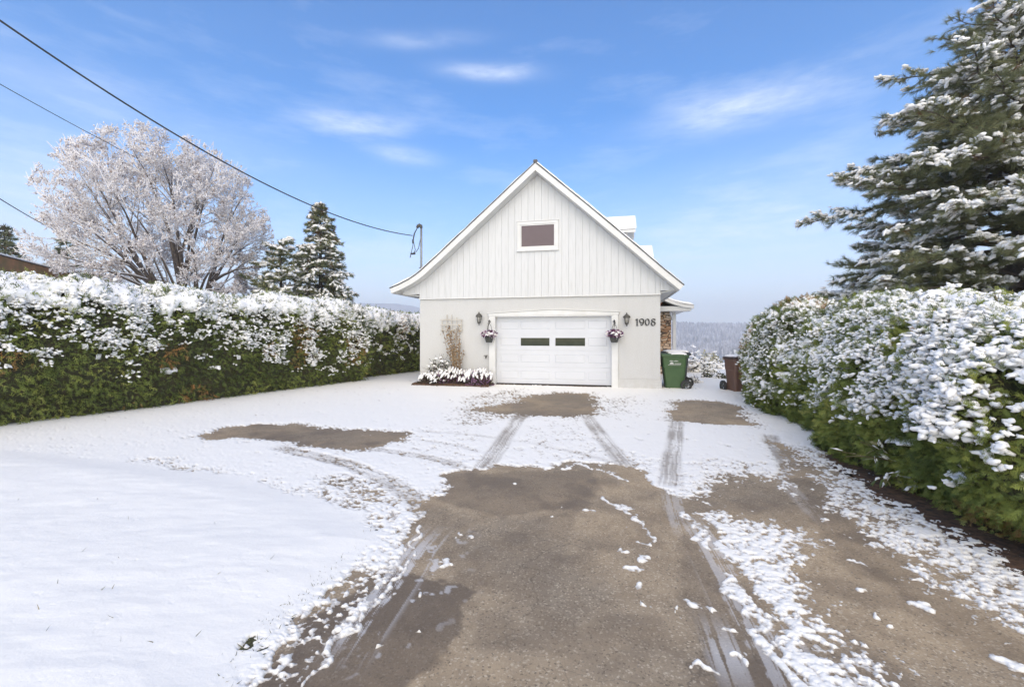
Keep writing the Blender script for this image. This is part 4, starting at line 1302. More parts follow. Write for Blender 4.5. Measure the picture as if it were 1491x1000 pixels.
# ------------------------------------------------------------------ planting on the bank behind
BANK = 'snowy shrubs on the bank toward the lake'
def on_bank(px, py, y):
    p = at(px, py, y)
    return (p[0], p[1], float(terrain_z(p[0], p[1])))
for (px, pyt, y, rx, label, cat, name, lf, tw, sn, ss) in (
        (1017, 521, 18.5, .62, 'broad shrub bowed under thick snow on the bank behind the dark grey bin', 'shrub', 'snowy_shrub', (260, .10, M['leaf_dark']), 60, 190, (.08, .16)),
        (1040, 527, 20.5, .70, 'long low shrub smothered in snow beyond the path, left of the brown bin', 'shrub', 'snowy_shrub', (220, .10, M['leaf_dark']), 60, 190, (.08, .16)),
        (1048, 541, 15.5, .22, 'small dark bush poking out of the snow left of the brown bin', 'bush', 'dark_bush', (260, .08, M['leaf_dark']), 30, 22, (.05, .09)),
        (1030, 543, 15.8, .24, 'tiny dark conifer poking through the snow in the middle of the side path', 'sapling', 'conifer_sapling', (220, .08, M['leaf_dark']), 30, 22, (.05, .08)),
        (1010, 546, 14.0, .22, 'small twiggy plant full of snow at the foot of the dark grey bin', 'plant', 'twiggy_plant', None, 40, 55, (.04, .07)),
        (1033, 512, 24.0, .75, 'pale leafed little tree holding snow on the bank before the lake', 'small tree', 'pale_tree', (500, .16, M['leaf_pale']), 40, 80, (.07, .14)),
        (1012, 509, 30.0, .9, 'frosted round bush against the lake, left of the pale little tree', 'bush', 'frosted_bush', None, 60, 160, (.1, .18))):
    p = on_bank(px, pyt, y)
    top = at(px, pyt, y)[2]
    bush(name, label, cat, p, (rx, rx, max(.3, top - p[2])), int(px) + 3, tw, sn, lf, ss, BANK if cat == 'shrub' else None)

# ------------------------------------------------------------------ cottage across the lake
def cottage(px, y, wdt, label):
    p = at(px, 490, y)
    z = float(hill_z(np.array([p[0]]), np.array([y]))[0])
    t = thing('lake_cottage', label, 'cottage', (p[0], y, z), 0, 'white cottages on the far shore')
    a = Acc(); a.box(-wdt / 2, wdt / 2, -4, 4, -2, 4.2); a.build('wall', M['white_paint'], t)
    a = Acc(); a.prism([(-wdt / 2 - .8, 4.2), (wdt / 2 + .8, 4.2), (0, 4.2 + wdt * .32)], -5, 5); a.build('roof', M['snow'], t)
cottage(1015, 826, 9, 'tiny white cottage at the far waterline behind the frosted bush')
cottage(1068, 828, 16, 'long low white building at the far waterline left of the right hedge')
# ------------------------------------------------------------------ hedges
HEDGE_STOPS = [(0, (.052, .062, .020)), (.35, (.115, .150, .038)), (.6, (.200, .240, .054)), (.82, (.34, .36, .095)), (.9, (.30, .21, .075)), (1, (.36, .17, .055))]
M['cedar'] = foliage_mat('cedar_sprays', HEDGE_STOPS)
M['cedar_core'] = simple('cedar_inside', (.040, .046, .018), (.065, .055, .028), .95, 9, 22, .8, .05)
SECT = np.array([(.02, 0), (.0, .06), (-.10, .35), (-.07, .75), (.02, .90), (.16, .975), (.42, 1.0), (.68, 1.0), (.90, .97), (1.0, .88), (1.03, .5), (1.0, 0)])
SECT_LEAN = np.array([(.02, 0), (.0, .06), (-.09, .30), (-.05, .55), (.05, .72), (.18, .86), (.36, .95), (.58, 1.0), (.80, 1.0), (.95, .93), (1.03, .5), (1.0, 0)])
def hedge(label, base, heights, thick, inward, n_spray, size, templ, n_snow, snow_size, snow_p, seed, crest, bulge=.10, fine=False, sect=SECT):
    """base: front foot line; inward: +1/-1 side on which the hedge body lies (left of walking direction = +1)"""
    rr = np.random.default_rng(seed)
    B = np.array(base, float)
    L = np.concatenate([[0], np.cumsum(np.hypot(*np.diff(B, axis=0).T))])
    S = np.concatenate([[0], np.cumsum(np.hypot(np.diff(sect[:, 0]) * thick, np.diff(sect[:, 1]) * 2.2))])
    S /= S[-1]
    def surf(t, s, out=0.0):
        x = np.interp(t, L, B[:, 0]); y = np.interp(t, L, B[:, 1])
        e = .25
        dx = np.interp(t + e, L, B[:, 0]) - np.interp(t - e, L, B[:, 0]); dy = np.interp(t + e, L, B[:, 1]) - np.interp(t - e, L, B[:, 1])
        l = np.hypot(dx, dy) + 1e-9
        nx, ny = -dy / l * inward, dx / l * inward
        h = np.interp(t, L, heights)
        u = np.interp(s, S, sect[:, 0]) * thick; v = np.interp(s, S, sect[:, 1]) * h
        u2 = np.interp(s + .01, S, sect[:, 0]) * thick - u; v2 = np.interp(s + .01, S, sect[:, 1]) * h - v
        u0 = u - np.interp(s - .01, S, sect[:, 0]) * thick; v0 = v - np.interp(s - .01, S, sect[:, 1]) * h
        tu, tvv = u2 + u0, v2 + v0
        l2 = np.hypot(tu, tvv) + 1e-9
        nu, nv = -tvv / l2, tu / l2                 # outward in the section
        # lumpy growth
        bl = bulge * fbm(np.stack([t * 1.15, s * 5.5], -1), 3, seed=seed) + .4 * bulge * fbm(np.stack([t * 4, s * 16], -1), 2, seed=seed + 9)
        # rounded ends
        en = np.minimum(t, L[-1] - t)
        shr = np.clip(en / (.18 * thick), 0, 1)
        rnd = 1 - np.sqrt(np.clip(1 - (1 - shr) ** 2, 0, 1))
        u = u + (thick * .5 - u) * rnd * .9
        v = v * (1 - .08 * rnd)
        o = bl + out
        p = np.stack([x + nx * (u + nu * o), y + ny * (u + nu * o), v + nv * o], -1)
        n = np.stack([nx * nu, ny * nu, nv], -1)
        return p, n, v / h
    t = thing('hedge', label, 'hedge', (B[0, 0], B[0, 1], 0))
    off = np.array((B[0, 0], B[0, 1], 0))
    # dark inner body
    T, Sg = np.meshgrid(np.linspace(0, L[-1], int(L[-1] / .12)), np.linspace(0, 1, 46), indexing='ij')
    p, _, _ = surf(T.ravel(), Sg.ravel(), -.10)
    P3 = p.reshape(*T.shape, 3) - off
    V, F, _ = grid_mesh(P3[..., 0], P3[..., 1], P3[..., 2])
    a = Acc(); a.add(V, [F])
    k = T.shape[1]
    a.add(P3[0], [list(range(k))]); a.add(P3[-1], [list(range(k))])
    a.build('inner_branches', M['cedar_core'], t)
    # sprays
    def sample(n):
        tt = L[-1] * rr.random(n) ** (.90 if fine else 1.0)
        s = np.where(rr.random(n) < .86, rr.uniform(0, .70, n), rr.uniform(.70, 1, n))
        return tt, s
    tt, s = sample(n_spray)
    p, n, v = surf(tt, s, 0)
    p = p + n * rr.uniform(-.09, .06, (n_spray, 1)) - off
    along = np.stack([np.gradient(B[:, 0]), np.gradient(B[:, 1])], -1).mean(0); along = np.append(along / np.hypot(*along), 0)
    ax = n * rr.uniform(.35, 1.1, (n_spray, 1)) + np.array((0, 0, 1.0)) * rr.uniform(-.75, .6, (n_spray, 1)) + rr.normal(0, .38, (n_spray, 3))
    tint = np.clip(.42 + .26 * fbm(np.stack([tt * 1.6, s * 9], -1), 3, seed=seed + 3) + rr.normal(0, .14, n_spray), 0, .84)
    rust = (fbm(np.stack([tt * 1.1, s * 6], -1), 3, seed=seed + 77) > .50) & (rr.random(n_spray) < .5)
    tint = np.where(rust, rr.uniform(.86, 1, n_spray), tint)
    sc = size * rr.uniform(.6, 1.35, n_spray)
    if fine:
        sc = sc * np.clip(.34 + .075 * np.hypot(p[:, 0] + off[0], p[:, 1] + off[1]), .5, 1.15)
    a = Acc()
    a.scatter(templ, rr.integers(0, len(templ), n_spray), p, frames(ax, rr, .8, n.mean(0)), np.repeat(sc[:, None], 3, 1), tint)
    a.build('foliage', M['cedar'], t)
    # snow: a broken blanket over the crest ...
    a = Acc()
    step = .028 if fine else .045
    T, Sg = np.meshgrid(np.linspace(.05, L[-1] - .05, int(L[-1] / step)), np.linspace(.10, .80, int(.70 * (2.2 * 2 + thick) / step)), indexing='ij')
    tq, sq = T.ravel(), Sg.ravel()
    _, nq, vq = surf(tq, sq, 0)
    w3 = np.stack([tq, sq * (2.2 * 2 + thick)], -1)
    lump = .80 * fbm(w3 * np.array((3.2, 4.2)), 3, seed=seed + 31) + .65 * fbm(w3 * np.array((9, 11)), 3, seed=seed + 32)
    hh = crest(tq / L[-1], vq, sq) + lump
    oq = np.where(hh > 0, .035 + .075 * (1 - np.exp(-hh * 2.2)) + .012 * fbm(w3 * 24, 2, seed=seed + 33), .05 * hh)
    pq, _, _ = surf(tq, sq, oq)
    pq[:, 2] -= .03 * np.clip(-lump, 0, 1)
    P3 = (pq - off).reshape(*T.shape, 3)
    V, F, _ = grid_mesh(P3[..., 0], P3[..., 1], P3[..., 2], keep=(hh > -.02).reshape(T.shape))
    a.add(V, [F])
    # ... and clusters of small knobs on the sprays below it
    tt, s = sample(n_snow)
    p, n, v = surf(tt, s, 0)
    patch = fbm(np.stack([tt * 2.4, s * 13], -1), 3, seed=seed + 5)
    prob = np.clip(snow_p(tt / L[-1], v, s, patch), 0, 1)
    keep = rr.random(n_snow) < prob
    p, n, v = p[keep], n[keep], v[keep]
    m = len(p)
    big = rr.random(m) ** 1.8
    cnt = (3 + 11 * big * (.5 + .5 * sstep(v, .2, .8))).astype(int)
    ci = np.repeat(np.arange(m), cnt)
    k = len(ci)
    # each cluster lies along one spray: out and a little down from the hedge, or sideways along it
    tang = np.cross(n, (0, 0, 1.0)); tang /= np.linalg.norm(tang, axis=1, keepdims=True) + 1e-9
    wv = rr.normal(0, 1, (m, 1))
    dirn = tang * wv + n * np.array((1, 1, .3)) * rr.uniform(.2, 1.0, (m, 1)); dirn /= np.linalg.norm(dirn, axis=1, keepdims=True)
    ln = snow_size[1] * (.5 + 1.0 * big)
    r1 = rr.uniform(-1, 1, k)
    q = p[ci] + dirn[ci] * (r1 * ln[ci])[:, None] + rr.normal(0, .26, (k, 3)) * ln[ci][:, None] * np.array((.8, .8, .40))
    q[:, 2] += .02 - .55 * ln[ci] * r1 ** 2
    q += n[ci] * .045
    sz = snow_size[0] * rr.uniform(.55, 1.25, k) * (.8 + .4 * big[ci])
    q -= off
    ax = (dirn[ci] + rr.normal(0, .6, (k, 3))) * np.array((1, 1, .35)) + np.array((0, 0, -.12))
    rot = frames(ax, rr, .3, (0, 0, 1.0))
    scl = np.stack([sz * rr.uniform(1.0, 1.35, k), sz * rr.uniform(.9, 1.2, k), sz * rr.uniform(.85, 1.15, k)], -1)
    nearby = (np.hypot(q[:, 0] + off[0], q[:, 1] + off[1]) < 5.6) & fine
    for T_, g_ in ((KNOB1, ~nearby), (KNOB2, nearby)):
        c = int(g_.sum())
        if c:
            a.scatter(T_, rr.integers(0, len(T_), c), q[g_], rot[g_], scl[g_], np.zeros(c))
    print(label[:20], 'clusters', m, 'knobs', k)
    a.build('snow', M['snow'], t, smooth=True)['kind'] = 'stuff'
    return t, surf, L

def p_left(u, v, s, patch):
    top = .55 * sstep(v, .66, .86)
    mid = sstep(v, .34, .74) * sstep(patch, -.10, .40) * .95 + sstep(v, .45, .75) * .30
    low = .55 * sstep(patch, .05, .5) * sstep(v, .08, .45)
    return np.maximum(top, (mid + low) * (1 + .6 * sstep(u, .45, 1.0)))
def crest_left(u, v, s):
    return np.where(s > .5, .9, -1.22 + 1.85 * sstep(v, .68, 1.0) + .2 * u)
L0, L1 = np.array(gp(0, 622)), np.array(gp(521, 556))
d = (L1 - L0) / np.hypot(*(L1 - L0))
hl0 = L0 - d * 3.2
L1 = L1 + d * .45
hp = [hl0 + (L1 - hl0) * f for f in np.linspace(0, 1, 12)]
hedge('long clipped cedar hedge left of the driveway, snow thick on its top and green below', hp, np.linspace(2.36, 2.50, 12) + np.array([.0, .02, -.02, .03, 0, -.03, .02, 0, .03, -.02, .0, .02]),
      1.25, +1, 26000, .12, SPRAY_COARSE, 8000, (.042, .105), p_left, 101, crest_left)
def p_far(u, v, s, patch):
    return np.maximum(sstep(v, .8, .95) * .7, .15 * sstep(v, .2, .5) + .8 * sstep(v, .22, .6) * sstep(patch, -.15, .35))
def crest_far(u, v, s):
    return np.where(s > .5, .8, -1.1 + 1.9 * sstep(v, .55, 1.0))
F0, F1 = np.array(gp(519, 552.5)), np.array(gp(608, 541))
F0 = F0 + np.array((.05, -.25))
d = (F1 - F0) / np.hypot(*(F1 - F0))
hp = [F0 + d * f for f in np.linspace(0, np.hypot(*(F1 - F0)) + 5, 8)]
hedge('second shorter cedar hedge speckled with snow between the long hedge and the garage', hp, np.linspace(2.42, 2.25, 8), 1.2, +1, 6500, .15, SPRAY_COARSE, 2000, (.045, .11), p_far, 141, crest_far)

def p_right(u, v, s, patch):
    # u = 0 at the far end by the brown bin
    lowcut = np.interp(u, [0, .25, .5, .7, .85, 1], [.06, .10, .22, .36, .44, .46])
    front = sstep(v, lowcut - .06, lowcut + .12) * (.18 + .40 * (1 - sstep(u, .15, .45)) + .90 * sstep(patch, -.20, .22))
    few = .12 * sstep(patch, .35, .6) * sstep(v, .12, .3)
    return np.maximum(np.maximum(.6 * sstep(v, .85, .95), front), few)
def crest_right(u, v, s):
    lowcut = np.interp(u, [0, .25, .5, .7, .85, 1], [.20, .25, .34, .48, .60, .62])
    return np.where(s > .5, .75, -.75 + .30 * (1 - sstep(u, .2, .5)) + .55 * sstep(v, lowcut, lowcut + .25) * (1 - sstep(u, .4, .6)) + (.75 + .5 * sstep(u, .4, .6)) * sstep(v, .80, 1.0))
rb = [gp(1082, 573.5), gp(1122, 601), gp(1186, 627), gp(1240, 664), gp(1290, 697), gp(1330, 724), gp(1400, 762), gp(1480, 800)]
rb = [np.array(p) + np.array((.04, 0)) for p in rb]
rb.append(rb[-1] + np.array((.10, -.9))); rb.append(rb[-1] + np.array((.12, -1.2)))
rb = np.array(rb)
rh = [2.06, 2.03, 1.92, 1.85, 1.78, 1.69, 1.58, 1.50, 1.46, 1.44]
hR, surfR, LR = hedge('bushy cedar hedge right of the driveway buried in clumps of snow', rb, rh, 1.5, +1, 74000, .105, SPRAY_FINE, 13500, (.034, .105), p_right, 181, crest_right, bulge=.17, fine=True, sect=SECT_LEAN)
# ------------------------------------------------------------------ trees
M['pine_needles'] = foliage_mat('pine_needles', [(0, (.10, .112, .060)), (.5, (.19, .205, .105)), (.85, (.28, .285, .145)), (1, (.16, .10, .05))])
M['spruce_needles'] = foliage_mat('spruce_needles', [(0, (.085, .098, .056)), (.5, (.155, .175, .092)), (.85, (.22, .225, .115)), (1, (.15, .085, .045))])
def conifer(label, name, loc, H, reach, seed, n_branch, side_step, tuft_l, templ, n_tuft, mat_n, droop=.25, rise=.25, snow_rate=.6, snow_s=(.06, .14), z0=.12,
            trunk_r=.2, az=None, tier=0.0, side_len=.42, snow_t=None, cat='conifer', group=None, keep=None, flat=.35, rust=.03, twice=False, thr=-.06):
    """reach(f): branch length at the height fraction f"""
    rr = np.random.default_rng(seed)
    t = thing(name, label, cat, loc, 0, group)
    a = Acc()
    n = 14
    u = np.linspace(0, 1, n)
    P = np.stack([.05 * H * .1 * np.sin(u * 3 + seed), .04 * H * .1 * np.sin(u * 4), u * H], -1)
    a.tube(P, trunk_r * (1 - u) ** .8 + .012, 9)
    a.build('trunk', M['bark'], t, smooth=True)
    wood = Acc()
    Tp, Ta, Sp, Sa, Sl = [], [], [], [], []
    for b in range(n_branch):
        f = z0 + (1 - z0) * (b + rr.random()) / n_branch
        if tier:
            f = np.round(f / tier) * tier + rr.normal(0, .008)
        f = min(f, .985)
        th = rr.uniform(0, 2 * np.pi) if az is None else az(rr)
        Lb = reach(f) * rr.uniform(.68, 1.08)
        if Lb < .1:
            continue
        base = np.array((np.interp(f, u, P[:, 0]), np.interp(f, u, P[:, 1]), f * H))
        d = np.array((math.cos(th), math.sin(th), 0))
        dr_, ri_ = droop * rr.uniform(.5, 1.6), rise * rr.uniform(.3, 1.5)
        k = 9
        q = np.linspace(0, 1, k)
        up = ri_ * (1.2 * f + .2)
        zc = Lb * (up * q - dr_ * q ** 2 * (1.2 - .5 * f) + .10 * q ** 4) + np.cumsum(rr.normal(0, .008 * Lb, k))
        lat = np.cumsum(rr.normal(0, .02 * Lb, k))
        s = np.cross(d, (0, 0, 1))
        Q = base + d * (q * Lb)[:, None] + s * lat[:, None] + np.array((0, 0, 1)) * zc[:, None]
        if keep is not None and not keep(Q + np.array(loc)):
            continue
        rb_ = trunk_r * .22 * (1 - f * .6) * min(1, Lb / 2) + .006
        wood.tube(Q, rb_ * (1 - .85 * q), 5, False)
        # side shoots in a flat spray
        x = .22 + rr.uniform(0, .08)
        sd_ = 1
        while x < 1.0:
            c = np.array([np.interp(x, q, Q[:, i]) for i in range(3)])
            ls = side_len * Lb * (1 - x) ** .75 * rr.uniform(.6, 1.1) * min(1.0, x * 3) + tuft_l * .7
            tan = (Q[min(k - 1, int(x * (k - 1)) + 1)] - Q[int(x * (k - 1))]); tan /= np.linalg.norm(tan) + 1e-9
            e = tan * rr.uniform(.55, .95) + s * sd_ * rr.uniform(.6, 1.0) + np.array((0, 0, rr.normal(.0, flat * .5)))
            e /= np.linalg.norm(e)
            m = max(2, int(ls / (tuft_l * .42)))
            v = (np.arange(m) + .6) / m
            pts = c + e * (v * ls)[:, None] + np.array((0, 0, -1)) * (droop * .35 * ls * v ** 2)[:, None]
            wood.tube(np.stack([c, pts[m // 2], pts[-1]]), (rb_ * .35 * (1 - x) + .005, .005, .004), 3, False)
            for w_ in range(n_tuft):
                Tp.append(pts + rr.normal(0, tuft_l * .22, (m, 3)) * (1, 1, flat)); Ta.append(np.tile(e, (m, 1)) + rr.normal(0, .5, (m, 3)))
            r_ = rr.random(m) < snow_rate
            Sp.append(pts[r_]); Sa.append(np.tile(e, (m, 1))[r_]); Sl.append(np.full(r_.sum(), f))
            sd_ = -sd_
            x += side_step / Lb * rr.uniform(.7, 1.3)
        Tp.append(Q[k // 2:]); Ta.append(np.tile(d, (k - k // 2, 1)))
        r_ = rr.random(k - 3) < snow_rate
        Sp.append(Q[3:][r_]); Sa.append(np.tile(d, (k - 3, 1))[r_]); Sl.append(np.full(r_.sum(), f))
    # leader
    Tp.append(np.stack([P[-1] - (0, 0, v) for v in np.linspace(0, tuft_l * 2.2, 6)])); Ta.append(np.tile((0, 0, 1.0), (6, 1)) + rr.normal(0, .3, (6, 3)))
    wood.build('branches', M['bark'], t)
    Tp, Ta = np.concatenate(Tp), np.concatenate(Ta)
    n = len(Tp)
    tint = np.clip(.45 + .3 * fbm((Tp + 7) * .9, 3, seed=seed) + rr.normal(0, .14, n), 0, .9)
    tint = np.where(rr.random(n) < rust, 1.0, tint)  # a few dead tufts
    a = Acc()
    a.scatter(templ, rr.integers(0, len(templ), n), Tp, frames(Ta, rr), np.repeat((tuft_l * rr.uniform(.7, 1.25, n))[:, None], 3, 1), tint)
    a.build('needles', mat_n, t)
    Sp, Sa = np.concatenate(Sp), np.concatenate(Sa)
    pk = fbm((Sp + 3) * 1.1, 3, seed=seed + 4)
    kk = rr.random(len(Sp)) < np.clip(.08 + .92 * sstep(pk, thr, thr + .22), 0, 1)
    Sp, Sa = Sp[kk], Sa[kk]
    if twice:                            # small lumps run together into pads along the shoots
        Sp = np.concatenate([Sp, Sp + rr.normal(0, tuft_l * .32, Sp.shape) * (1, 1, .4), Sp + rr.normal(0, tuft_l * .32, Sp.shape) * (1, 1, .4)])
        Sa = np.concatenate([Sa, Sa, Sa])
    n = len(Sp)
    sz = rr.uniform(*snow_s, n)
    T_ = snow_t or (KNOB1 + LUMP1)
    a = Acc()
    a.scatter(T_, rr.integers(0, len(T_), n), Sp + np.array((0, 0, tuft_l * .28)) + rr.normal(0, tuft_l * .1, (n, 3)), frames(Sa + rr.normal(0, .5, (n, 3)) * (1, 1, .5) + (0, 0, -.2), rr, .3, (0, 0, 1.0)),
              np.stack([sz * 1.35, sz * .9, sz * .75], -1), np.zeros(n))
    a.build('snow', M['snow'], t, smooth=True)['kind'] = 'stuff'
    return t

# the big soft pine behind the right hedge
PX, PY = 10.7, 9.3
def pine_reach(f):
    return float(np.interp(f * 10.9, [0, 2.0, 3.0, 4.2, 5.6, 6.6, 7.4, 8.4, 9.4, 10.9], [3.2, 3.6, 3.8, 3.8, 3.2, 2.4, 1.65, 1.05, .6, .1]))
conifer('towering snow-laden pine with long layered branches behind the right hedge', 'pine_tree', (PX, PY, 0), 10.9, pine_reach, 301, 235, .15, .165, TUFT_PINE, 2, M['pine_needles'],
        droop=.26, rise=.42, snow_rate=1.0, snow_s=(.040, .082), z0=.16, trunk_r=.24, snow_t=KNOB2, flat=.55, twice=True, thr=.02, side_len=.40, cat='pine tree')
# spruce and friends behind the left hedge
def cone(r, p=1.0):
    return lambda f: r * (1 - f) ** p + .12
def place(px, y):
    q = at(px, 490, y)
    return (q[0], q[1], float(terrain_z(q[0], q[1])))
p = place(467, 24)
conifer('narrow snowy spruce with a pointed top behind the end of the left hedge', 'spruce_tree', p, at(467, 297, 24)[2] - p[2], cone(2.5, .72), 311, 230, .20, .22, TUFT_SPRUCE, 2, M['spruce_needles'],
        droop=.42, rise=.15, snow_rate=1.0, snow_s=(.09, .19), z0=.06, trunk_r=.16, side_len=.35, cat='spruce tree', rust=.10, flat=.5, thr=-.38)
p = place(408, 22.5)
conifer('loose snow-covered pine with a ragged top between the bare tree and the spruce', 'pine_tree', p, at(408, 352, 22.5)[2] - p[2], lambda f: 2.1 * (1 - f) ** .55 + .3, 321, 62, .22, .22, TUFT_SPRUCE, 3, M['pine_needles'],
        droop=.25, rise=.35, snow_rate=1.0, snow_s=(.11, .24), z0=.1, trunk_r=.14, side_len=.42, cat='pine tree', flat=.4, thr=-.40)
p = place(6, 30)
conifer('snowy spruce tip rising above the brown eave at the far left', 'spruce_tree', p, at(6, 330, 30)[2] - p[2], cone(2.6, .8), 331, 170, .26, .26, TUFT_SPRUCE, 2, M['spruce_needles'],
        droop=.4, rise=.15, snow_rate=.55, snow_s=(.09, .18), z0=.1, trunk_r=.16, side_len=.35, cat='spruce tree', rust=.08, flat=.5)
p = place(98, 27)
conifer('small dark conifer half hidden by the left side of the bare frosted tree', 'small_conifer', p, at(100, 341, 27)[2] - p[2], lambda f: 1.9 * (1 - f) ** .8 + .15, 341, 80, .25, .25, TUFT_SPRUCE, 2, M['pine_needles'],
        droop=.3, rise=.25, snow_rate=.55, snow_s=(.09, .18), z0=.1, trunk_r=.13, side_len=.4, cat='conifer', flat=.45)

# ------------------------------------------------------------------ the bare tree
M['frost_leaf'] = foliage_mat('frosted_buds', [(0, (.20, .14, .12)), (.25, (.38, .30, .275)), (.5, (.62, .57, .56)), (1, (.82, .80, .81))], .9)
def bare_tree(label, loc, seed, crown):
    rr = np.random.default_rng(seed)
    t = thing('deciduous_tree', label, 'bare tree', loc)
    wood, snowa = {0: Acc(), 1: Acc()}, Acc()
    tips, tdir = [], []
    cc, cr = np.array(crown[0]), np.array(crown[1])
    def lay(P, rad, lev):
        """one branch: wood, the snow lying on it, then its own twigs"""
        n = len(P) - 1
        q = np.linspace(0, 1, n + 1)
        L = np.linalg.norm(np.diff(P, axis=0), axis=1).sum()
        wood[0 if lev < 2 else 1].tube(P, rad, (8, 7, 5, 4, 3, 3)[lev], False)
        if lev >= 1:
            snowa.tube(P + np.array((0, 0, 1)) * (rad * .55 + .005)[:, None], rad * .72 + (.0, .004, .010, .009, .008, .007)[lev], 3 if lev > 2 else 4, False)
        if lev >= 4:
            tips.append(P[1:]); tdir.append(np.tile(P[-1] - P[0], (n, 1)))
        if lev == 5:
            return
        nc = (0, 7, 7, 5, 3)[lev]
        for k in range(nc):
            x = rr.uniform(.30 if lev < 3 else .15, 1.0)
            c = np.array([np.interp(x, q, P[:, i]) for i in range(3)])
            tn = P[min(n, int(x * n) + 1)] - P[int(min(x * n, n - 1))]; tn /= np.linalg.norm(tn) + 1e-9
            o = rr.normal(size=3); o -= o @ tn * tn; o /= np.linalg.norm(o)
            o[2] = o[2] * .8 + .10
            a_ = rr.uniform(.45, .95)
            d2 = tn * math.cos(a_) + o * math.sin(a_)
            grow(c, d2 / np.linalg.norm(d2), L * rr.uniform(.36, .58) * (1.15 - .45 * x), np.interp(x, q, rad) * rr.uniform(.45, .65), lev + 1)
    def grow(p, d, L, r, lev):
        n = (9, 8, 7, 5, 4, 3)[lev]
        P = [np.array(p)]
        dd = np.array(d)
        for i in range(n):
            dd = dd + rr.normal(0, (.03, .06, .09, .13, .18, .22)[lev], 3) + np.array((0, 0, (.02, .03, .03, .03, .03, .02)[lev]))
            dd /= np.linalg.norm(dd)
            P.append(P[-1] + dd * L / n)
        P = np.array(P)
        e = ((P - cc) / cr)
        out_ = (e ** 2).sum(1) > 1.0 + .12 * rr.random()
        if P[-1][2] < 1.2:
            return
        if out_.any():                       # trimmed at the outline of the crown
            k = int(np.argmax(out_))
            if k < 2:
                return
            P = P[:k + 1]
        q = np.linspace(0, 1, len(P))
        lay(P, r * (1 - (.62, .90, .80, .6, .5, .5)[lev] * q), lev)
    # short trunk, a few leaders, and from them limbs that reach every side of a round crown
    P = np.array([(0, 0, 0), (.0, .02, .7), (-.05, 0, 1.4), (-.12, .0, 2.1)])
    wood[0].tube(P, (.26, .22, .20, .18), 10)
    N = 40
    tg = []
    for k in range(N):
        zz = -.50 + 1.48 * (k + .5) / N
        zz = min(zz, .99)
        th = k * 2.39996
        tg.append(np.array((math.cos(th) * math.sqrt(1 - zz * zz), math.sin(th) * math.sqrt(1 - zz * zz), zz)) * rr.uniform(.80, .93))
    tg = np.array(tg) * cr + cc
    fork = np.array((-.12, 0, 2.0))
    dirs = (tg - fork) / np.linalg.norm(tg - fork, axis=1, keepdims=True)
    lead = np.array([(-.9, .1, .45), (-.6, -.5, .75), (-.35, .5, .9), (.02, -.1, 1.0), (.5, .35, .8), (.62, -.35, .6), (-.75, .5, .6), (-.1, -.75, .7), (.15, .8, .6)])
    lead /= np.linalg.norm(lead, axis=1, keepdims=True)
    who = np.argmax(dirs @ lead.T, axis=1)
    for k in range(len(lead)):
        mem = np.where(who == k)[0]
        if not len(mem):
            continue
        m_ = tg[mem].mean(0)
        endp = fork + (m_ - fork) * .55
        s0 = fork + np.array((0, 0, rr.uniform(-.7, .05)))
        q = np.linspace(0, 1, 8)[:, None]
        mid = (s0 + endp) / 2 + np.array((0, 0, .25)) + rr.normal(0, .12, 3)
        LP = (1 - q) ** 2 * s0 + 2 * q * (1 - q) * mid + q ** 2 * endp + np.cumsum(rr.normal(0, .025, (8, 3)), 0)
        lr = .135 * (1 - .45 * q[:, 0])
        wood[0].tube(LP, lr, 8, False)
        for m in mem:
            x = rr.uniform(.35, 1.0) if len(mem) > 1 else 1.0
            c = np.array([np.interp(x, q[:, 0], LP[:, i]) for i in range(3)])
            e = tg[m]
            mm = (c + e) / 2 + (LP[-1] - LP[-3]) * .5 + np.array((0, 0, .12 * np.linalg.norm(e - c))) + rr.normal(0, .15, 3)
            q2 = np.linspace(0, 1, 9)[:, None]
            B_ = (1 - q2) ** 2 * c + 2 * q2 * (1 - q2) * mm + q2 ** 2 * e + np.cumsum(rr.normal(0, .03, (9, 3)), 0) * q2
            lay(B_, .072 * (1 - .88 * q2[:, 0]), 1)
    wood[0].build('trunk', M['bark_grey'], t, smooth=True)
    wood[1].build('twigs', M['bark_grey'], t)
    snowa.build('snow', M['frost'], t)
    tp, td = np.concatenate(tips), np.concatenate(tdir)
    m = min(len(tp), 34000)
    ix = rr.choice(len(tp), m, replace=False)
    Q = [lobed(900 + i, (np.array([(1, 0, 0), (-1, 0, 0), (0, 1, 0), (0, -1, 0), (0, 0, 1), (0, 0, -1.0)]), np.array([(0, 2, 4), (2, 1, 4), (1, 3, 4), (3, 0, 4), (2, 0, 5), (1, 2, 5), (3, 1, 5), (0, 3, 5)])), 3) for i in range(4)]
    a = Acc()
    s = rr.uniform(.025, .085, m)
    a.scatter(Q, rr.integers(0, 4, m), tp[ix] + rr.normal(0, .03, (m, 3)), frames(td[ix], rr), np.stack([s * 1.3, s, s], -1), np.clip(rr.beta(2.2, 1.0, m), 0, 1))
    a.build('buds', M['frost_leaf'], t, smooth=True)
    print('bare tree tips', len(tp))
    return t
p = place(272, 21)
# crown ellipsoid in the tree frame
bare_tree('wide leafless tree white with snow on every twig behind the left hedge', p, 402, ((-1.25, 0, 5.8), (4.75, 4.2, 5.2)))
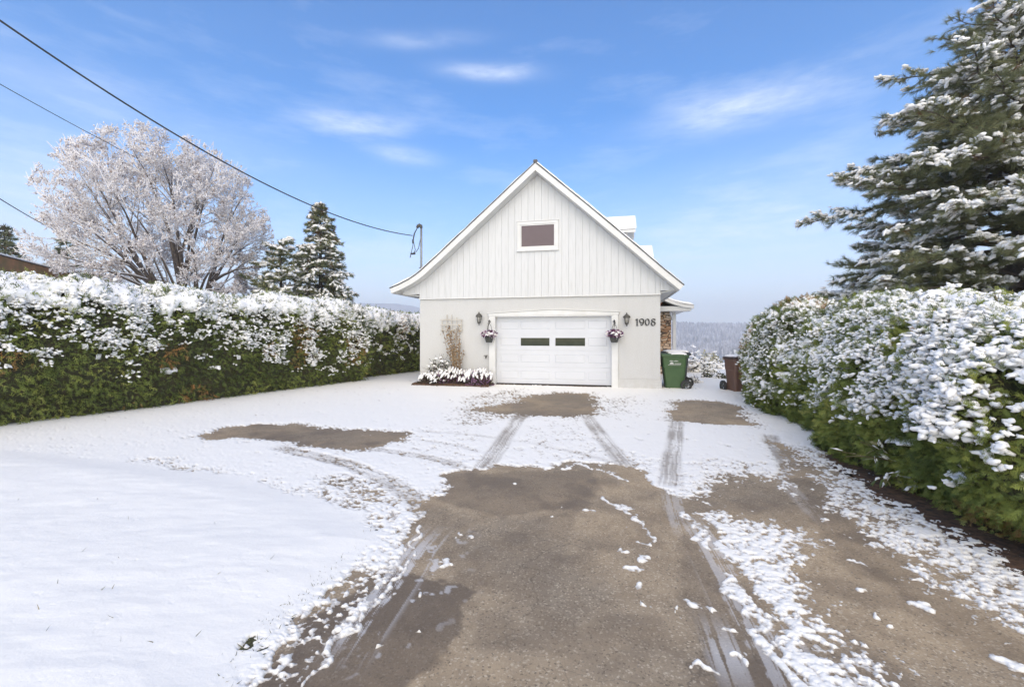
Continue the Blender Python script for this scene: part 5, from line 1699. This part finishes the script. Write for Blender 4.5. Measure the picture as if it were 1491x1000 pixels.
# ------------------------------------------------------------------ service mast and overhead wires
mz0 = 3.02
mloc = hw(-.36, .9, mz0)
t = thing('service_mast', 'grey steel service mast with a weatherhead standing out of the left roof edge', 'service mast', mloc, HRZ)
mtop = at(612, 330, mloc[1])[2] - mz0
a = Acc(); a.tube([(0, 0, 0), (0, 0, mtop - .05)], .034, 10); a.build('pole', M['zinc'], t, smooth=True)
a = Acc()
for z in (.50,):
    a.tube([(0, 0, mtop * .35 + z - .52), (0, 0, mtop * .35 + z - .47)], .052, 10); a.tube([(-.09, 0, mtop * .35 + z - .495), (.09, 0, mtop * .35 + z - .495)], .012, 6)
a.build('clamp', M['zinc'], t)
a = Acc(); a.lathe([(.09, -.05), (.07, .03), (.04, .06)], 12); a.build('roof_boot', M['zinc'], t)
a = Acc(); a.tube([(0, 0, mtop - .05), (-.01, 0, mtop + .02), (-.06, 0, mtop + .05), (-.12, 0, mtop + .02), (-.15, 0, mtop - .04)], (.045, .055, .06, .055, .04), 10); a.build('weatherhead', M['bronze'], t, smooth=True)
a = Acc()
for pts in ([(-.14, 0, mtop - .03), (-.26, 0, mtop - .22), (-.30, .0, mtop - .42), (-.30, 0, mtop - .62), (-.36, 0, mtop - .86)],
            [(-.13, 0, mtop - .03), (-.24, .02, mtop - .20), (-.30, .03, mtop - .44), (-.22, .02, mtop - .78), (-.32, 0, mtop - .92)],
            [(-.03, 0, mtop - .42), (-.10, 0, mtop - .72), (-.20, 0, mtop - .85), (-.36, 0, mtop - .88)]):
    P = np.array(pts); s = np.linspace(0, len(P) - 1, 24)
    a.tube(np.stack([np.interp(s, np.arange(len(P)), P[:, i]) for i in range(3)], -1), .011, 5)
a.tube([(-.30, 0, mtop - .42), (-.30, 0, mtop - .54)], .028, 6); a.tube([(-.38, 0, mtop - .89), (-.22, 0, mtop - .90)], .03, 6); a.tube([(-.36, 0, mtop - .86), (-.40, 0, mtop - 1.02)], .014, 5)
a.build('drip_loop', M['cable'], t)

def wire(name, label, pts, y0, y1, r, m, ext=1.0):
    """photo points from the near end (first) to the far end; straight in plan from depth y0 to y1, curving with its own sag"""
    A = at(pts[0][0], pts[0][1], y0); B = at(pts[-1][0], pts[-1][1], y1)
    Q = []
    for px, py in pts:
        k = (px - 745) / FPX
        # where the sight line crosses the vertical plane of the wire
        den = (B[0] - A[0]) - k * (B[1] - A[1])
        s = (k * A[1] - A[0]) / den
        Q.append((s, at(px, py, A[1] + s * (B[1] - A[1]))[2]))
    Q = np.array(Q)
    c = np.polyfit(Q[:, 0], Q[:, 1], 3)
    s = np.linspace(-.35 * ext, 1, 60)
    P = np.stack([A[0] + s * (B[0] - A[0]), A[1] + s * (B[1] - A[1]), np.polyval(c, s)], -1)
    o = Acc(); o.tube(P - A, r, 6)
    w_ = o.build(name, m, None, smooth=True)
    w_.location = A
    return tag(w_, label, 'cable', 'overhead wires')
ml = at(600.5, 357, mloc[1] - .02)
wire('overhead_cable', 'thick black service cable swooping down to the mast on the garage roof', [(0, 30), (90, 92), (180, 150), (300, 222), (440, 293), (520, 325), (600, 343)], 6.2, mloc[1] - .05, .014, M['cable'])
wire('overhead_wire', 'thin upper wire running behind the crown of the bare tree', [(0, 122), (63, 160), (150, 204), (192, 227), (300, 280), (352, 304)], 13.5, 31.0, .012, M['cable'])
wire('overhead_wire', 'low wire dropping across the left edge toward the neighbouring roof', [(0, 290), (40, 314), (97, 344), (120, 354)], 14.0, 26.0, .016, M['cable'])

# ------------------------------------------------------------------ neighbours behind the left hedge
y = 15.0
q = at(0, 372, y)
t = thing('neighbour_house', 'brown wooden eave of a low house just showing over the left end of the hedge', 'house', (q[0], q[1], 0), R(114.2))
e1 = q[2]                          # top edge of the eave board, running back from the viewer along local x
a = Acc(); a.box(-7, 8, .35, 6, 0, e1 - .42); a.build('wall', simple('tan_wall', (.36, .30, .22), (.28, .23, .16), .8, 2), t)
a = Acc(); a.box(-7.2, 8.2, .0, .05, e1 - .46, e1); a.build('eave_board', M['wood_brown'], t, bevel=.006)
a = Acc(); a.prism([(-7.2, e1 - .40), (8.2, e1 - .40), (8.2, e1 - .37), (-7.2, e1 - .37)], .052, .345); a.build('soffit', M['wood_brown'], t)
a = Acc()
V = [(x, yy, z) for x in (-7.25, 8.25) for yy, z in ((-.04, e1 + .003), (-.04, e1 + .025), (6.2, e1 + .6), (6.2, e1 + .57))]
a.add(V, [[(0, 1, 2, 3), (7, 6, 5, 4), (0, 4, 5, 1), (1, 5, 6, 2), (2, 6, 7, 3), (3, 7, 4, 0)]]); rf = a.build('roof', M['metal_dark'], t)
a = Acc()
V = [(x, yy, z) for x in (-7.25, 8.25) for yy, z in ((-.05, e1 + .028), (-.04, e1 + .075), (6.2, e1 + .68), (6.2, e1 + .605))]
a.add(V, [[(0, 1, 2, 3), (7, 6, 5, 4), (0, 4, 5, 1), (1, 5, 6, 2), (2, 6, 7, 3), (3, 7, 4, 0)]]); a.build('snow', M['snow'], rf, bevel=.015)
y = 27.0
A, B = at(330, 414, y), at(452, 435, y)
t = thing('bungalow', 'grey low-pitched roof with a dark chimney behind the left hedge, under the ragged pine', 'bungalow', (A[0], y, 0))
L = B[0] - A[0]
a = Acc(); a.box(.9, L - .5, .6, 8, 0, B[2] - .25); a.build('wall', simple('grey_wall', (.30, .29, .28), None, .8, 2), t)
a = Acc(); a.prism([(.6, A[2] - .05), (L, B[2] + .02), (L, B[2] - .12), (.6, A[2] - .19)], 0, 9); rf = a.build('roof', M['roof_grey'], t)
a = Acc(); a.prism([(.65, A[2] - .045), (L - .05, B[2] + .03), (L - .08, B[2] + .10), (.68, A[2] + .04)], .25, 9); a.build('snow', M['snow'], rf, bevel=.02)
q = at(381, 424, y)
a = Acc(); a.box(q[0] - A[0] - .28, q[0] - A[0] + .28, .3, .9, q[2] - .5, q[2] + .22); a.build('chimney', M['metal_dark'], rf, bevel=.02)

# ------------------------------------------------------------------ shoots at the right hedge
M['shoot_leaf'] = foliage_mat('shoot_leaves', [(0, (.05, .075, .02)), (.5, (.11, .14, .045)), (1, (.24, .22, .10))], .6)
M['stem'] = simple('green_brown_stem', (.17, .135, .07), (.10, .085, .045), .8, 20)
def shoots(name, label, cat, root, stems, seed, leaf_l, n_leaf, snow_n, group=None):
    rr = np.random.default_rng(seed)
    t = thing(name, label, cat, root, 0, group)
    a = Acc(); P = []; D = []
    for e, r in stems:
        e = np.array(e)
        q = np.linspace(0, 1, 9)
        m = e * .5 + np.array((0, 0, .18 * np.linalg.norm(e[:2]))) + rr.normal(0, .03, 3)
        Q = (1 - q)[:, None] ** 2 * 0 + 2 * (q * (1 - q))[:, None] * m + (q ** 2)[:, None] * e
        a.tube(Q, np.linspace(r, r * .45, 9), 5, False)
        P.append(Q[2:]); D.append(np.gradient(Q, axis=0)[2:])
        for k in range(4):
            c = Q[3 + k]; d = np.gradient(Q, axis=0)[3 + k]; d /= np.linalg.norm(d)
            f = c + (d * .6 + rr.normal(0, .45, 3)) * .22 * np.linalg.norm(e)
            S = np.linspace(0, 1, 4)[:, None] * (f - c) + c
            a.tube(S, np.linspace(r * .5, r * .3, 4), 4, False); P.append(S); D.append(np.tile(f - c, (4, 1)))
    a.build('stems', M['stem'], t)
    P, D = np.concatenate(P), np.concatenate(D)
    V = np.array([(0, 0, 0), (.28, -.13, .03), (.28, .13, .03), (.65, -.12, -.01), (.65, .12, -.01), (1, 0, -.14)])
    F = [np.array([(1, 3, 4, 2)]), np.array([(0, 1, 2), (3, 5, 4)])]
    a = Acc(); ix = rr.integers(0, len(P), n_leaf)
    d = D[ix] / (np.linalg.norm(D[ix], axis=1, keepdims=True) + 1e-9)
    a.scatter([(V, F)], np.zeros(n_leaf, int), P[ix] + rr.normal(0, .008, (n_leaf, 3)), frames(d * .6 + rr.normal(0, .55, (n_leaf, 3)) + (0, 0, -.35), rr, .5, (0, 0, 1.0)), np.repeat(leaf_l * rr.uniform(.6, 1.2, (n_leaf, 1)), 3, 1), rr.random(n_leaf))
    a.build('leaves', M['shoot_leaf'], t)
    if snow_n:
        a = Acc(); ix = rr.integers(0, len(P), snow_n)
        sz = rr.uniform(.016, .038, snow_n)
        a.scatter(LONG2, rr.integers(0, len(LONG2), snow_n), P[ix] + (0, 0, .014), frames(D[ix], rr, .2, (0, 0, 1.0)), np.stack([sz * 1.6, sz, sz * .8], -1), np.zeros(snow_n))
        a.build('snow', M['snow'], t, smooth=True)['kind'] = 'stuff'
    return t
q = gp(1335, 712)
shoots('leafy_branch', 'leafy branch with snow reaching out of the hedge foot over the driveway edge', 'branch', (q[0] + .15, q[1] + .1, .10),
       [((-.80, -.05, .20), .008), ((-.62, -.2, .02), .007), ((-.35, -.30, -.05), .006), ((-.5, .15, .3), .007)], 5, .11, 70, 46)
for i, (px, py, yy, n, lab) in enumerate(((1408, 560, 3.65, 4, 'bent leafless shoot dusted with snow standing before the middle of the right hedge'),
                                          (1455, 470, 4.1, 5, 'tall yellow-green shoots above the near end of the right hedge'),
                                          (1378, 478, 4.8, 4, 'slim greenish shoots rising out of the snowy top of the right hedge'))):
    q = at(px, py, yy)
    rr = np.random.default_rng(i + 70)
    shoots('hedge_shoot', lab, 'shoot', (q[0], q[1], q[2] - .25), [((rr.uniform(-.16, .2), rr.uniform(-.16, .1), rr.uniform(.30, .58)), .006) for _ in range(n)], 80 + i, .075, 30 if i else 8, 6 if i else 26)

# ------------------------------------------------------------------ winter air
vm = bpy.data.materials.new('winter_air')
vm.use_nodes = True
vm.node_tree.nodes.clear()
v = NT(vm.node_tree)
vo = v.n('ShaderNodeOutputMaterial')
vp = v.n('ShaderNodeVolumePrincipled', {'Color': (.97, .98, 1.0, 1), 'Density': .00058, 'Anisotropy': .1})
vm.node_tree.links.new(vp.outputs[0], vo.inputs['Volume'])
a = Acc(); a.box(-3700, 3700, -90, 3800, -38, 262)
hz_ = a.build('haze', vm)
hz_['kind'] = 'stuff'
